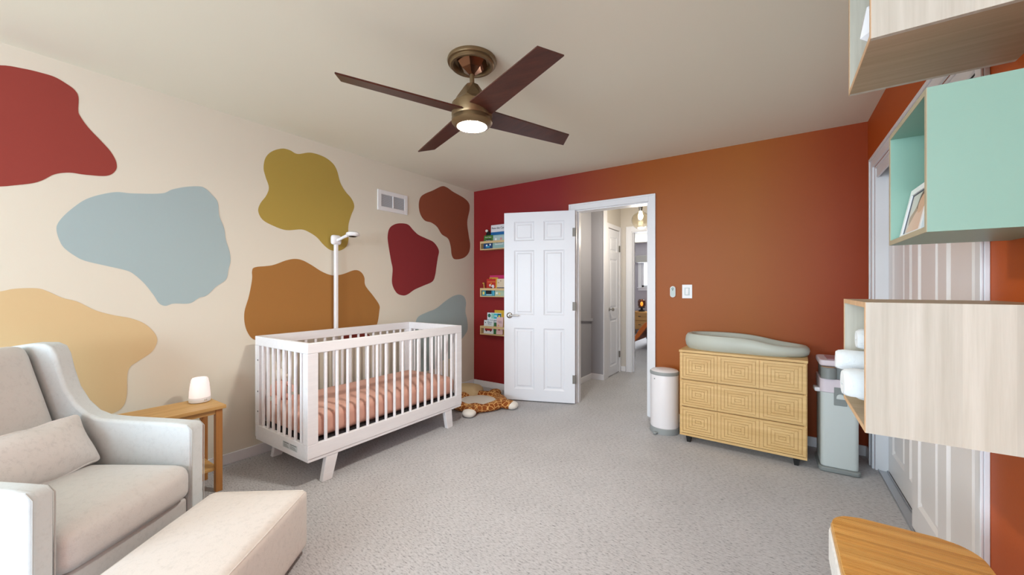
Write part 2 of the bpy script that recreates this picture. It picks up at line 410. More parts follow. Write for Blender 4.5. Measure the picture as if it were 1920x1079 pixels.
# door casing and jambs of the room's doorway
def casing_y(name, x0, x1, h, yface, ythick, w=0.066, sgn=-1, jamb=True, deep=WT):
    """casing on a wall facing sgn*Y round an opening x0..x1"""
    bm = bmesh.new(); ya, yb = sorted((yface, yface+sgn*ythick))
    bx(bm, x0-w, x0, ya, yb, 0, h+w); bx(bm, x1, x1+w, ya, yb, 0, h+w); bx(bm, x0, x1, ya, yb, h, h+w)
    ya, yb = sorted((yface+sgn*ythick, yface+sgn*(ythick+0.008)))
    bx(bm, x0-w, x0-w+0.018, ya, yb, 0, h+w); bx(bm, x1+w-0.018, x1+w, ya, yb, 0, h+w); bx(bm, x0-w+.018, x1+w-.018, ya, yb, h+w-0.018, h+w)
    if jamb:
        bx(bm, x0, x0+0.014, yface, yface+deep, 0, h); bx(bm, x1-0.014, x1, yface, yface+deep, 0, h); bx(bm, x0+.014, x1-.014, yface, yface+deep, h-0.014, h)
        ym = yface+0.04
        bx(bm, x0+0.014, x0+0.026, ym, ym+0.03, 0, h-.014); bx(bm, x1-0.026, x1-0.014, ym, ym+0.03, 0, h-.014)
    return struct(name, bm, M['trim'], bevel=0.002)
casing_y('trim_1', DX0, DX1, DH, YB, 0.013)
casing_y('trim_2', DX0, DX1, DH, YB+WT, 0.013, sgn=1, jamb=False)

# ---------------------------------------------- panel doors
def panel_door_bm(W, Hh, Th, cols=2, rows=((0.12, 0.78), (0.92, 1.62), (1.72, 1.93)), stile=0.11, mull=0.10, rec=0.009):
    """door slab in x 0..W, y 0..Th, z 0..Hh with moulded, recessed and raised panels on both faces"""
    bm = bmesh.new(); core0, core1 = rec, Th-rec
    bx(bm, 0.001, W-0.001, core0, core1, 0.001, Hh-0.001)
    pw = (W - 2*stile - (cols-1)*mull)/cols
    xs = [(stile + c*(pw+mull), stile + c*(pw+mull) + pw) for c in range(cols)]
    for side in (0, 1):
        ya, yb = (0, rec+0.002) if side == 0 else (Th-rec-0.002, Th)
        bx(bm, 0, stile, ya, yb, 0, Hh); bx(bm, W-stile, W, ya, yb, 0, Hh)
        zs = [0] + [z for r in rows for z in r] + [Hh]
        for i in range(0, len(zs), 2): bx(bm, stile, W-stile, ya, yb, zs[i], zs[i+1])
        for c in range(cols-1):
            for (z0, z1) in rows: bx(bm, xs[c][1], xs[c+1][0], ya, yb, z0, z1)
        for (x0, x1) in xs:
            for (z0, z1) in rows:
                s = -1 if side == 0 else 1
                yo = 0 if side == 0 else Th; yi = rec if side == 0 else Th-rec
                def ringv(ins, y): return [bm.verts.new((x, y, z)) for x, z in ((x0+ins, z0+ins), (x1-ins, z0+ins), (x1-ins, z1-ins), (x0+ins, z1-ins))]
                A = ringv(0, yo); B = ringv(0.016, yi - s*0.0005); C_ = ringv(0.026, yi - s*0.0005); D = ringv(0.042, yo - s*0.002)
                for P, Q in ((A, B), (B, C_), (C_, D)):
                    for k in range(4): bm.faces.new([P[k], P[(k+1) % 4], Q[(k+1) % 4], Q[k]])
                bm.faces.new(D)
    return bm
# the room door, swung open against the back wall
hinge = Vector((-1.762, 3.785)); free = Vector((-2.487, 3.502))
dv = (free-hinge); DW = 0.765; ang = math.atan2(dv.y, dv.x)
door = obj('door_1', panel_door_bm(DW, 2.03, 0.035), M['door']); door['kind'] = 'structure'
door.location = (hinge.x, hinge.y, 0.012); door.rotation_euler = (0, 0, ang)
# local: x from hinge to free edge; local +y faces (toward camera) because the door points to -x
bm = bmesh.new()
lathe(bm, [(0.0, 0.035), (0.032, 0.035), (0.032, 0.041), (0.026, 0.047), (0.012, 0.049), (0.011, 0.072), (0.0, 0.072)], (DW-0.06, 0, 0.915), 24, 'Y', cap=False)
tube(bm, [(DW-0.06, 0.066, 0.915), (DW-0.075, 0.070, 0.915), (DW-0.12, 0.070, 0.918), (DW-0.165, 0.067, 0.914)], [0.010, 0.010, 0.009, 0.007], 12)
plabel(obj('door_handle', bm, M['nickel'], door, smooth=True), 'satin nickel lever handle')
for z in (0.25, 1.02, 1.80):
    bm = bmesh.new(); lathe(bm, [(0.0, -0.045), (0.007, -0.045), (0.007, 0.045), (0.0, 0.045)], (-0.006, 0.03, z), 12, cap=False)
    bx(bm, -0.004, 0.026, 0.0345, 0.0365, z-0.045, z+0.045)
    obj('hinge', bm, M['hinge'], door, smooth=True)

# ---------------------------------------------- closet: casing, jamb, fascia, track, sliding doors
bm = bmesh.new(); cw = 0.07
for (y0, y1, z0, z1) in ((CY0-cw, CY0, 0, CH+cw), (CY1, CY1+cw, 0, CH+cw), (CY0, CY1, CH, CH+cw)):
    bx(bm, XR-0.014, XR, y0, y1, z0, z1)
bx(bm, XR-0.022, XR-0.014, CY0-cw, CY0-cw+0.02, 0, CH+cw); bx(bm, XR-0.022, XR-0.014, CY1+cw-0.02, CY1+cw, 0, CH+cw); bx(bm, XR-0.022, XR-0.014, CY0-cw+.02, CY1+cw-.02, CH+cw-0.02, CH+cw)
bx(bm, XR, XR+WT, CY0, CY0+0.014, 0, CH); bx(bm, XR, XR+WT, CY1-0.014, CY1, 0, CH); bx(bm, XR, XR+WT, CY0+.014, CY1-.014, CH-0.014, CH)
bx(bm, XR+0.006, XR+0.018, CY0+.014, CY1-.014, CH-0.075, CH-0.014)
struct('trim_3', bm, M['trim'], bevel=0.003)
bm = bmesh.new()
bx(bm, XR+0.012, XR+0.112, CY0+.014, CY1-.014, 0, 0.004)
for x in (0.014, 0.058, 0.106): bx(bm, XR+x, XR+x+0.004, CY0+.014, CY1-.014, 0.004, 0.012)
struct('trim_4', bm, M['track'])
CDW = 0.87
crow = ((0.14, 0.84), (0.96, 1.56), (1.66, 1.86))
for i, (y0, x0) in enumerate(((CY0+0.016, XR+0.022), (CY1-0.016-CDW, XR+0.066))):
    d = obj('door_%d' % (i+2), panel_door_bm(CDW, 1.955, 0.034, rows=crow, stile=0.10, mull=0.10, rec=0.011), M['closet']); d['kind'] = 'structure'
    d.location = (x0+0.034, y0, 0.014); d.rotation_euler = (0, 0, PI/2)
    bm = bmesh.new(); lathe(bm, [(0.024, 0.0345), (0.024, 0.0365), (0.018, 0.0365), (0.016, 0.0345)], (CDW-0.05 if i == 0 else 0.05, 0, 0.95), 20, 'Y')
    plabel(obj('finger_pull', bm, M['nickel'], d, smooth=True), 'round recessed metal pull')

# ============================================================ HALL AND BEDROOM BEYOND
bm = bmesh.new()
bx(bm, -2.19, -2.07, YB+WT, 4.95, 0, H)
bx(bm, -2.19, -1.9, 4.95, 4.97, 0, H)
struct('wall_hall_left', bm, M['hall_grey'])
p0 = (3.93, 0.885); p1 = (4.95, 0.80)
bm = bmesh.new(); prism(bm, [(p0[0], p0[1]-.025), (p1[0], p1[1]-.025), (p1[0], p1[1]+.015), (p0[0], p0[1]+.015)], -2.07, -2.045, 'X')
struct('trim_5', bm, M['hall_grey'])
LY0, LY1 = 5.12, 5.58
bm = bmesh.new()
bx(bm, -2.19, -1.9, 4.97, LY0, 0, H); bx(bm, -2.0, -1.9, LY1, 5.65, 0, H); bx(bm, -2.0, -1.9, LY0, LY1, 2.05, H); bx(bm, -2.7, -2.6, 4.95, 5.8, 0, H)
struct('wall_hall_cupboard', bm, M['hall_cream'])
bm = bmesh.new()
for (y0, y1, z0, z1) in ((LY0-0.06, LY0, 0, 2.11), (LY1, LY1+0.06, 0, 2.11), (LY0, LY1, 2.05, 2.11)): bx(bm, -1.9, -1.888, y0, y1, z0, z1)
bx(bm, -1.9, -1.885, 4.945, LY0-0.06, 0, 2.44)
struct('trim_6', bm, M['trim'], bevel=0.002)
d = obj('door_4', panel_door_bm(LY1-LY0-0.006, 2.03, 0.034, cols=1, stile=0.09), M['door']); d['kind'] = 'structure'
d.location = (-1.903, LY0+0.003, 0.01); d.rotation_euler = (0, 0, PI/2)
d.location.x = -1.935; d.rotation_euler = (0, 0, PI/2); d.location.x = -1.901
bm = bmesh.new()
for q in (d,):
    # local -y faces the hall (+X)
    lathe(bm, [(0.0, 0.0), (0.024, 0.0), (0.024, -0.006), (0.009, -0.012), (0.009, -0.035), (0.024, -0.045), (0.026, -0.058), (0.016, -0.07), (0, -0.071)], (0.05, 0, 0.92), 20, 'Y', cap=False)
plabel(obj('door_knob', bm, M['nickel'], d, smooth=True), 'round nickel knob')
for z in (0.25, 1.78):
    obj('hinge', box(LY1-LY0-0.02, LY1-LY0+0.012, -0.014, -0.002, z-0.045, z+0.045), M['hinge'], d)
# end wall of the hall with the bedroom doorway
EX0, EX1, EY = -1.74, -0.97, 5.65
bm = bmesh.new()
bx(bm, -2.6, EX0, EY, EY+WT, 0, H); bx(bm, EX1, 1.2, EY, EY+WT, 0, H); bx(bm, EX0, EX1, EY, EY+WT, 2.04, H)
struct('wall_hall_end', bm, M['hall_cream'])
casing_y('trim_7', EX0, EX1, 2.04, EY, 0.013, w=0.075)
bm = bmesh.new()
for z in (0.25, 1.02, 1.80): bx(bm, EX0+0.014, EX0+0.018, EY+0.07, EY+0.10, z-0.045, z+0.045)
struct('trim_8', bm, M['hinge'])
struct('wall_hall_right', box(1.0, 1.1, YB+WT, EY, 0, H), M['hall_cream'])
board('baseboard_hall', [(-2.07, -2.057, YB+WT, 4.94), (-2.07, -1.885, 4.937, 4.95), (-1.887, -1.822, EY-t_, EY), (-1.9, -1.887, LY1+.06, EY)])
# bedroom
BYF = 10.7
bm = bmesh.new()
WX0, WX1, WZ0, WZ1 = -3.02, -2.1, 1.24, 2.02
bx(bm, -4.6, WX0, BYF, BYF+WT, 0, H); bx(bm, WX1, 1.2, BYF, BYF+WT, 0, H); bx(bm, WX0, WX1, BYF, BYF+WT, 0, WZ0); bx(bm, WX0, WX1, BYF, BYF+WT, WZ1, H)
struct('wall_bedroom_back', bm, M['bed_wall'])
struct('wall_bedroom_left', box(-4.6, -4.5, EY+WT, BYF, 0, H), M['bed_wall'])
struct('wall_bedroom_right', box(1.1, 1.2, EY+WT, BYF, 0, H), M['bed_wall'])
bm = bmesh.new()
for q in ((WX0-0.09, WX0, WZ0-0.09, WZ1+0.07), (WX1, WX1+0.09, WZ0-0.09, WZ1+0.07), (WX0, WX1, WZ0-0.09, WZ0), (WX0, WX1, WZ1, WZ1+0.07)): bx(bm, q[0], q[1], BYF-0.02, BYF, q[2], q[3])
bx(bm, WX0-0.11, WX1+0.11, BYF-0.05, BYF, WZ0-0.02, WZ0)
for q in ((WX0, WX0+0.05, WZ0, WZ1), (WX1-0.05, WX1, WZ0, WZ1), (WX0, WX1, WZ0, WZ0+0.05), (WX0, WX1, WZ1-0.05, WZ1)): bx(bm, q[0], q[1], BYF+0.02, BYF+0.05, q[2], q[3])
struct('window_3', bm, M['trim'])
board('baseboard_bedroom', [(-4.5, 1.1, BYF-t_, BYF)])
o = obj('window_shade', box(-3.16, -1.98, BYF-0.09, BYF-0.02, 1.9, 2.09), mat('grey_roller_shade', (170, 168, 166), 0.8), bevel=0.01)
tag(o, 'grey window shade rolled up over the far bedroom window', 'window shade')

# pendant lamp in the hall
PX, PY, PZ = -1.34, 4.70, 2.03
t = thing('pendant_lamp', 'clear glass globe pendant lamp hanging in the hallway', 'ceiling lamp', (PX, PY, H))
bm = bmesh.new(); lathe(bm, [(0, 0), (0.055, 0), (0.055, -0.02), (0.02, -0.035), (0, -0.035)], n=24, cap=False); obj('canopy', bm, M['nickel'], t, smooth=True)
bm = bmesh.new(); tube(bm, [(0, 0, -0.03), (0, 0, -0.22)], 0.004, 8)
for i in range(8): bmesh.ops.create_icosphere(bm, subdivisions=1, radius=0.009, matrix=T(0, 0, -0.06-0.02*i))
obj('rod', bm, M['nickel'], t, smooth=True)
bm = bmesh.new(); lathe(bm, [(0.0, -0.21), (0.026, -0.215), (0.026, -0.26), (0.018, -0.30), (0.0, -0.30)], n=20, cap=False); obj('socket', bm, M['nickel'], t, smooth=True)
gl = mat('clear_seeded_glass', (246, 240, 226), 0.08, trans=1, bump=0.8, bscale=45)
bm = bmesh.new()
prof = [(0.105*math.sin(a), -0.41+0.105*math.cos(a)) for a in [0.32+k*(PI-0.32)/20 for k in range(21)]]
prof[-1] = (0.002, prof[-1][1])
inn = [(max(0.0015, r-0.003), -0.41+(h+0.41)*0.97) for r, h in prof[::-1]]
lathe(bm, prof+inn, n=32, cap=False); obj('globe', bm, gl, t, smooth=True)
bm = bmesh.new(); lathe(bm, [(0.0, -0.30), (0.012, -0.30), (0.03, -0.355), (0.024, -0.39), (0.0, -0.405)], n=20, cap=False)
plabel(obj('bulb', bm, mat('lit_bulb', (255, 240, 210), 0.4, emit=12, ecol=(255, 236, 200)), t, smooth=True), 'glowing bulb')
point_light('pendant_light', (PX, PY, H-0.55), 16, (1.0, 0.9, 0.76), 0.06)

# bedroom nightstand, lamp, bed
NX = -2.93
wd = wood('oak_nightstand', (150, 104, 48), (186, 138, 70), 'X')
t = thing('nightstand', 'small light wood nightstand by the far bedroom wall', 'nightstand', (NX, 10.42, 0))
b_ = obj('body', box(-0.27, 0.27, -0.22, 0.22, 0.14, 0.60), wd, t, bevel=0.006)
for z in (0.17, 0.385):
    dr = obj('drawer', box(-0.25, 0.25, -0.236, -0.22, z, z+0.195), wd, t, bevel=0.004)
    obj('knob', box(-0.03, 0.03, -0.248, -0.236, z+0.09, z+0.105), M['dark'], dr)
for x in (-0.24, 0.24):
    for y in (-0.19, 0.19): obj('leg', box(x-0.02, x+0.02, y-0.02, y+0.02, 0, 0.14), wd, t)
t = thing('table_lamp', 'small lamp with glowing amber bulb on far nightstand', 'lamp', (NX-0.0, 10.38, 0.60))
bm = bmesh.new(); lathe(bm, [(0, 0), (0.08, 0), (0.08, 0.03), (0.03, 0.05), (0.03, 0.09), (0.085, 0.10), (0.085, 0.12), (0, 0.12)], n=20, cap=False); obj('base', bm, M['dark'], t, smooth=True)
bm = bmesh.new(); lathe(bm, [(0.07, 0.12), (0.10, 0.16), (0.10, 0.27), (0.07, 0.32), (0.066, 0.32), (0.095, 0.27), (0.095, 0.16), (0.066, 0.12)], n=20, cap=False); obj('glass_shade', bm, mat('smoked_glass', (190, 150, 120), 0.05, trans=1), t, smooth=True)
bm = bmesh.new(); ell(bm, (0, 0, 0.20), (0.035, 0.035, 0.055)); obj('bulb', bm, mat('amber_bulb', (255, 170, 70), 0.4, emit=2.5, ecol=(255, 170, 70)), t, smooth=True)
t = thing('bed', 'bed with an orange blanket hanging over its foot end in far bedroom', 'bed', (-1.35, 8.35, 0))
obj('mattress', box(-0.75, 0.9, -0.5, 1.5, 0.30, 0.52), mat('white_sheet', (225, 225, 230), 0.9), t, bevel=0.04, seg=3)
obj('bed_frame', box(-0.78, 0.95, -0.5, 1.55, 0.22, 0.30), M['dark'], t)
for x in (-0.72, 0.88):
    for y in (-0.45, 1.48): obj('leg', box(x-0.05, x+0.03, y-0.04, y+0.04, 0, 0.22), M['dark'], t)
bm = bmesh.new()
prism(bm, [(-0.72, 0.57), (0.9, 0.57), (0.9, 0.525), (-0.70, 0.525), (-0.88, 0.27), (-1.0, 0.14), (-1.02, 0.20), (-0.90, 0.40), (-0.80, 0.53)], -0.56, 0.9, 'Y')
obj('blanket', bm, fabric('orange_blanket', (196, 104, 50)), t, bevel=0.01)

# ============================================================ CEILING FAN
fx, fy = -1.34, 1.595
bronze = mat('bronze_metal', (128, 106, 76), 0.35, metal=0.65)
blade_m = wood('dark_walnut_blade', (62, 30, 24), (88, 46, 34), 'X', rough=0.35, stretch=8)
t = thing('ceiling_fan', 'four-blade dark brown ceiling fan with lit round lamp', 'ceiling fan', (fx, fy, H))
bm = bmesh.new(); lathe(bm, [(0, 0), (0.128, 0), (0.131, -0.010), (0.128, -0.020), (0.118, -0.022), (0.118, -0.030), (0.112, -0.036), (0.100, -0.036), (0.094, -0.026), (0.09, -0.012), (0, -0.012)], n=48, cap=False)
can = obj('canopy', bm, bronze, t, smooth=True)
bm = bmesh.new(); lathe(bm, [(0.088, -0.012), (0.055, -0.05), (0.018, -0.078), (0, -0.078)], n=6, cap=False); obj('canopy_cone', bm, mat('polished_bronze', (112, 76, 56), 0.15, metal=0.9), can)
bm = bmesh.new(); tube(bm, [(0, 0, -0.07), (0, 0, -0.15)], 0.0125, 16); obj('downrod', bm, bronze, t, smooth=True)
bm = bmesh.new()
n = 8; lv = [(0.028, -0.132, 0), (0.040, -0.140, 0), (0.088, -0.215, 0.5), (0.104, -0.243, 0)]
rings = []
for (r, z, off) in lv: rings.append([bm.verts.new((r*math.cos(2*PI*(i+off)/n), r*math.sin(2*PI*(i+off)/n), z)) for i in range(n)])
bm.faces.new(rings[0]); 
for i in range(n):
    j = (i+1) % n
    bm.faces.new([rings[0][i], rings[0][j], rings[1][j], rings[1][i]])
    bm.faces.new([rings[1][i], rings[1][j], rings[2][i]]); bm.faces.new([rings[1][j], rings[2][j], rings[2][i]])
    bm.faces.new([rings[2][i], rings[2][j], rings[3][j]]); bm.faces.new([rings[2][i], rings[3][j], rings[3][i]])
bm.faces.new(rings[3])
obj('motor_housing', bm, bronze, t)
bm = bmesh.new(); lathe(bm, [(0, -0.24), (0.106, -0.24), (0.108, -0.30), (0.104, -0.31), (0.108, -0.315), (0.108, -0.335), (0.092, -0.352), (0.079, -0.356), (0.077, -0.347), (0, -0.347)], n=48, cap=False)
obj('light_ring', bm, bronze, t, smooth=True)
bm = bmesh.new(); lathe(bm, [(0.077, -0.350), (0.070, -0.357), (0.05, -0.361), (0.0, -0.362)], n=40, cap=False)
plabel(obj('lamp_lens', bm, mat('lit_lens', (255, 250, 235), 0.4, emit=260, ecol=(255, 250, 240)), t, smooth=True), 'glowing white lens')
for k in range(4):
    a = math.radians(-22.6 + 90*k)
    bm = bmesh.new(); Mt = R(a, 'Z') @ T(0, 0, -0.285) @ R(math.radians(-13), 'X')
    prism(bm, [(0.09, -0.062), (0.64, -0.05), (0.682, 0.055), (0.09, 0.072)], -0.004, 0.004, 'Z', M4=Mt)
    obj('blade', bm, blade_m, t, bevel=0.002)

# ============================================================ WALL VENT
c = [on_x(px, py, XL) for px, py in ((707.5, 354), (763.2, 368.6), (763.2, 404.5), (707.5, 392.5))]
vy0, vy1 = c[0].y, c[1].y; vz1, vz0 = (c[0].z+c[1].z)/2, (c[2].z+c[3].z)/2
t = thing('wall_vent', 'white air return grille high on the cream mural wall', 'vent', (XL, (vy0+vy1)/2, vz0))
W2 = (vy1-vy0)/2; HV = vz1-vz0; fr = 0.040
bm = bmesh.new()
for q in ((-W2, -W2+fr, 0, HV), (W2-fr, W2, 0, HV), (-W2+fr, W2-fr, 0, fr), (-W2+fr, W2-fr, HV-fr, HV), (-0.006, 0.006, fr, HV-fr)): bx(bm, 0, 0.010, *q)
obj('frame', bm, M['white'], t, bevel=0.002)
obj('duct_backing', box(0.0005, 0.0015, -W2+fr, W2-fr, fr, HV-fr), mat('grey_duct', (165, 170, 178), 0.8), t)
bm = bmesh.new(); nl = 13
for i in range(nl):
    z = fr + (HV-2*fr)*(i+0.5)/nl
    bx(bm, -0.0035, 0.0035, -W2+fr, W2-fr, -0.0008, 0.0008, M4=T(0.006, 0, z) @ R(math.radians(35), 'Y'))
obj('louvers', bm, M['white'], t)

# ============================================================ CRIB
cribm = wood('white_stained_wood', (236, 236, 240), (243, 243, 246), 'Y', rough=0.45, stretch=10)
CX0, CX1, CYa, CYb = -3.06, -2.36, 1.262, 2.665
t = thing('crib', 'white slatted baby crib on splayed legs against mural wall', 'crib', ((CX0+CX1)/2, (CYa+CYb)/2, 0))
def L_(o):  # crib parts are modelled in world space then moved under the crib root
    o.data.transform(T(-(CX0+CX1)/2, -(CYa+CYb)/2, 0)); return o
ZB, ZT = 0.155, 0.887
bz0, bz1, tz0 = 0.175, 0.262, 0.822
th = 0.028; pw = 0.068
for x0, x1 in ((CX0, CX0+th), (CX1-th, CX1)):
    L_(obj('top_rail', box(x0, x1, CYa, CYb, tz0, ZT), cribm, t, bevel=0.004))
    L_(obj('bottom_rail', box(x0, x1, CYa, CYb, bz0, bz1), cribm, t, bevel=0.004))
    for ya in (CYa, CYb-pw): L_(obj('post', box(x0, x1, ya, ya+pw, bz1, tz0), cribm, t, bevel=0.003))
    xm = (x0+x1)/2
    for i in range(16):
        y = CYa+pw + (CYb-CYa-2*pw)*(i+0.72)/16.45
        bm = bmesh.new(); lathe(bm, [(0.0105, bz1-.002), (0.0105, tz0+.002)], (xm, y, 0), 12); L_(obj('slat', bm, cribm, t, smooth=True))
for y0, y1 in ((CYa, CYa+th), (CYb-th, CYb)):
    L_(obj('end_top_rail', box(CX0+th, CX1-th, y0, y1, tz0, ZT), cribm, t, bevel=0.004))
    L_(obj('end_bottom_rail', box(CX0+th, CX1-th, y0, y1, bz0, bz1), cribm, t, bevel=0.004))
    for xa in (CX0+th, CX1-th-0.03): L_(obj('end_post', box(xa, xa+0.03, y0, y1, bz1, tz0), cribm, t, bevel=0.003))
    for i in range(8):
        x = CX0+th+0.03 + (CX1-CX0-2*th-0.06)*(i+0.5)/8
        bm = bmesh.new(); lathe(bm, [(0.0105, bz1-.002), (0.0105, tz0+.002)], (x, (y0+y1)/2, 0), 12); L_(obj('slat', bm, cribm, t, smooth=True))
for z in (0.72, 0.50, 0.36):
    for ye, s in ((CYa-0.001, 1), (CYb-th-.001, 1)):
        bm = bmesh.new(); lathe(bm, [(0.006, 0), (0.006, 0.004)], (CX0+0.045, ye-0.001, z), 12, 'Y'); L_(plabel(obj('bolt', bm, mat('bolt_metal', (120, 124, 134), 0.3, metal=1), t, smooth=True), 'dark metal bolt'))
L_(obj('base_ledge', box(CX0+0.004, CX1-0.004, CYa+0.004, CYb-0.004, ZB, bz0), cribm, t, bevel=0.003))
bm = bmesh.new(); bx(bm, CX0+th+.001, CX1-th-.001, CYa+th+.001, CYb-th-.001, 0.25, 0.272)
L_(plabel(obj('mattress_support', bm, mat('black_metal_support', (30, 30, 34), 0.5), t), 'black metal mattress support'))
L_(obj('warning_label', box(CX1-0.30, CX1-0.12, CYa-0.0012, CYa, 0.195, 0.235), mat('pale_label', (205, 212, 215), 0.6), t))
bm = bmesh.new()
for i, (a, b) in enumerate(((0.29, 0.225), (0.205, 0.13))):
    bx(bm, CX1-a, CX1-b, CYa-0.0018, CYa-0.0012, 0.226, 0.230)
    for k in range(3): bx(bm, CX1-a, CX1-b-0.01*k, CYa-0.0018, CYa-0.0012, 0.202+0.007*k, 0.204+0.007*k)
L_(obj('label_print', bm, mat('label_print', (90, 96, 100), 0.6), t))
for x in (CX0+0.045, CX1-0.006):
    for (yt, yf) in ((CYa+0.165, CYa+0.130), (CYb-0.165, CYb-0.142)):
        bm = bmesh.new(); h0, h1 = 0.034, 0.041
        a = [bm.verts.new(p) for p in ((x-0.036, yf-h0, 0), (x, yf-h0, 0), (x, yf+h0, 0), (x-0.036, yf+h0, 0))]
        b = [bm.verts.new(p) for p in ((x-0.036, yt-h1, ZB), (x, yt-h1, ZB), (x, yt+h1, ZB), (x-0.036, yt+h1, ZB))]
        bm.faces.new(a); bm.faces.new(b[::-1])
        for k in range(4): bm.faces.new([a[k], a[(k+1) % 4], b[(k+1) % 4], b[k]])
        L_(obj('leg', bm, cribm, t, bevel=0.004))
# mattress with fitted sheet
mx, my = (CX0+CX1)/2, (CYa+CYb)/2
sheet = mat('blush_fitted_sheet', (216, 168, 152), 0.85, bump=0.3, bscale=25, var=0.05, vscale=6)
bm = bmesh.new(); puff(bm, CX1-CX0-2*th-0.02, CYb-CYa-2*th-0.02, 0.15, n=14, rad=0.045, bulge=(0, 0, 0.012), wob=0.004)
o = tag(obj('crib_mattress', bm, sheet, smooth=True), 'crib mattress in blush pink fitted sheet inside the crib', 'mattress'); o.location = (mx, my, 0.349)
# soft toy in the corner of the crib
pk = mat('pink_plush', (222, 176, 164), 0.95, bump=0.6, bscale=120); cr = mat('cream_plush', (232, 224, 214), 0.95, bump=0.6, bscale=120)
t = thing('soft_toy', 'small pink and cream soft toy sitting in corner of crib', 'soft toy', (-2.955, 1.375, 0.42))
bm = bmesh.new(); ell(bm, (0, 0, 0.075), (0.055, 0.05, 0.075)); obj('body', bm, pk, t, smooth=True)
bm = bmesh.new(); ell(bm, (0, 0, 0.185), (0.048, 0.045, 0.045)); ell(bm, (0.03, 0.028, 0.175), (0.02, 0.02, 0.016)); obj('head', bm, cr, t, smooth=True)
for s in (-1, 1):
    bm = bmesh.new(); ell(bm, (0, s*0.028, 0.245), (0.014, 0.016, 0.04)); obj('ear', bm, cr, t, smooth=True)
    bm = bmesh.new(); tube(bm, [(0.03, s*0.03, 0.03), (0.07, s*0.05, 0.02), (0.10, s*0.055, 0.022)], [0.02, 0.02, 0.022], 10); obj('leg', bm, pk, t, smooth=True)
    bm = bmesh.new(); tube(bm, [(0.01, s*0.045, 0.12), (0.04, s*0.07, 0.09), (0.05, s*0.075, 0.055)], [0.015, 0.015, 0.017], 10); obj('arm', bm, pk, t, smooth=True)

# camera stand behind the crib
sy = on_x(630, 500, -3.105).y
t = thing('baby_camera', 'white baby monitor camera on tall pole behind the crib', 'camera', (-3.105, sy, 0))
obj('floor_base', box(-0.035, 0.03, -0.14, 0.14, 0, 0.02), M['white'], t, bevel=0.006)
bm = bmesh.new(); prism(bm, [(-0.016, -0.014), (0.016, -0.014), (0.016, 0.014), (-0.016, 0.014)], 0.02, 1.60, 'Z'); obj('pole', bm, M['white'], t, bevel=0.007, seg=3)
bm = bmesh.new(); puff(bm, 0.05, 0.088, 0.085, n=5, rad=0.024, M4=T(0.0, 0, 1.635)); obj('mount', bm, M['white'], t, smooth=True)
fwd = Vector((0.80, 0.10, 0.0))
bm = bmesh.new(); tube(bm, [(0.02, 0.0, 1.63), (0.08, 0.018, 1.655), (0.13, 0.034, 1.672)], [0.012, 0.012, 0.014], 12); obj('arm', bm, M['white'], t, smooth=True)
bm = bmesh.new(); lathe(bm, [(0, 0.030), (0.03, 0.028), (0.052, 0.016), (0.056, 0.0), (0.046, -0.012), (0, -0.012)], (0.165, 0.05, 1.672), 28, cap=False)
hd = obj('camera_head', bm, M['white'], t, smooth=True)
bm = bmesh.new(); lathe(bm, [(0.028, -0.0118), (0.034, -0.0125), (0.022, -0.02), (0, -0.022)], (0.165, 0.05, 1.672), 24, cap=False); plabel(obj('lens', bm, mat('black_gloss', (12, 12, 14), 0.1), hd, smooth=True), 'black glossy lens')

# ============================================================ SIDE TABLE + LAMP
tw = wood('honey_oak', (196, 148, 84), (222, 180, 116), 'Y', scale=5, stretch=14, rough=0.45)
twl = wood('honey_oak_upright', (172, 112, 56), (196, 136, 72), 'Z', scale=5, stretch=12, rough=0.45)
tx0, tx1, ty0, ty1, tz = -3.06, -2.765, 0.49, 0.985, 0.518
t = thing('side_table', 'narrow honey oak side table between armchair and crib', 'side table', ((tx0+tx1)/2, (ty0+ty1)/2, 0))
hx, hy = (tx1-tx0)/2, (ty1-ty0)/2
bm = bmesh.new(); cc = 0.02
prism(bm, [(-hx+cc, -hy), (hx-cc, -hy), (hx, -hy+cc), (hx, hy-cc*.15), (hx-cc*.15, hy), (-hx+cc*.3, hy), (-hx, hy-cc*.3), (-hx, -hy+cc)], tz-0.02, tz, 'Z')
obj('tabletop', bm, tw, t, bevel=0.004)
bm = bmesh.new()
for q in ((-hx+.045, hx-.045, -hy+.025, -hy+.04), (-hx+.045, hx-.045, hy-.04, hy-.025), (-hx+.02, -hx+.034, -hy+.05, hy-.05), (hx-.034, hx-.02, -hy+.05, hy-.05)): bx(bm, *q, tz-0.05, tz-0.02)
obj('apron', bm, tw, t, bevel=0.002)
for x in (-1, 1):
    for y in (-1, 1): obj('leg', box(min(x*(hx-.015), x*(hx-.05)), max(x*(hx-.015), x*(hx-.05)), min(y*(hy-.015), y*(hy-.05)), max(y*(hy-.015), y*(hy-.05)), 0, tz-0.02), twl, t, bevel=0.003)
bm = bmesh.new(); prism(bm, [(-hx+.03, -hy+.03), (hx-.03, -hy+.03), (hx-.06, 0), (hx-.03, hy-.03), (-hx+.03, hy-.03)], 0.125, 0.142, 'Z'); obj('lower_shelf', bm, tw, t, bevel=0.003)
lx, ly = -2.972, 0.915
t = thing('night_light', 'small white rounded night light standing on the side table', 'night light', (lx, ly, tz))
bm = bmesh.new(); lathe(bm, [(0, 0), (0.047, 0.0), (0.054, 0.005), (0.056, 0.018), (0.0545, 0.030), (0.054, 0.031)], n=40, cap=False); obj('base', bm, M['white'], t, smooth=True)
bm = bmesh.new(); lathe(bm, [(0.054, 0.032), (0.052, 0.07), (0.047, 0.115), (0.042, 0.142), (0.037, 0.150), (0.031, 0.151), (0.028, 0.147), (0.0, 0.146)], n=40, cap=False)
obj('lamp_shade', bm, mat('frosted_white_shade', (244, 238, 240), 0.45, emit=0.25, ecol=(255, 236, 232)), t, smooth=True)
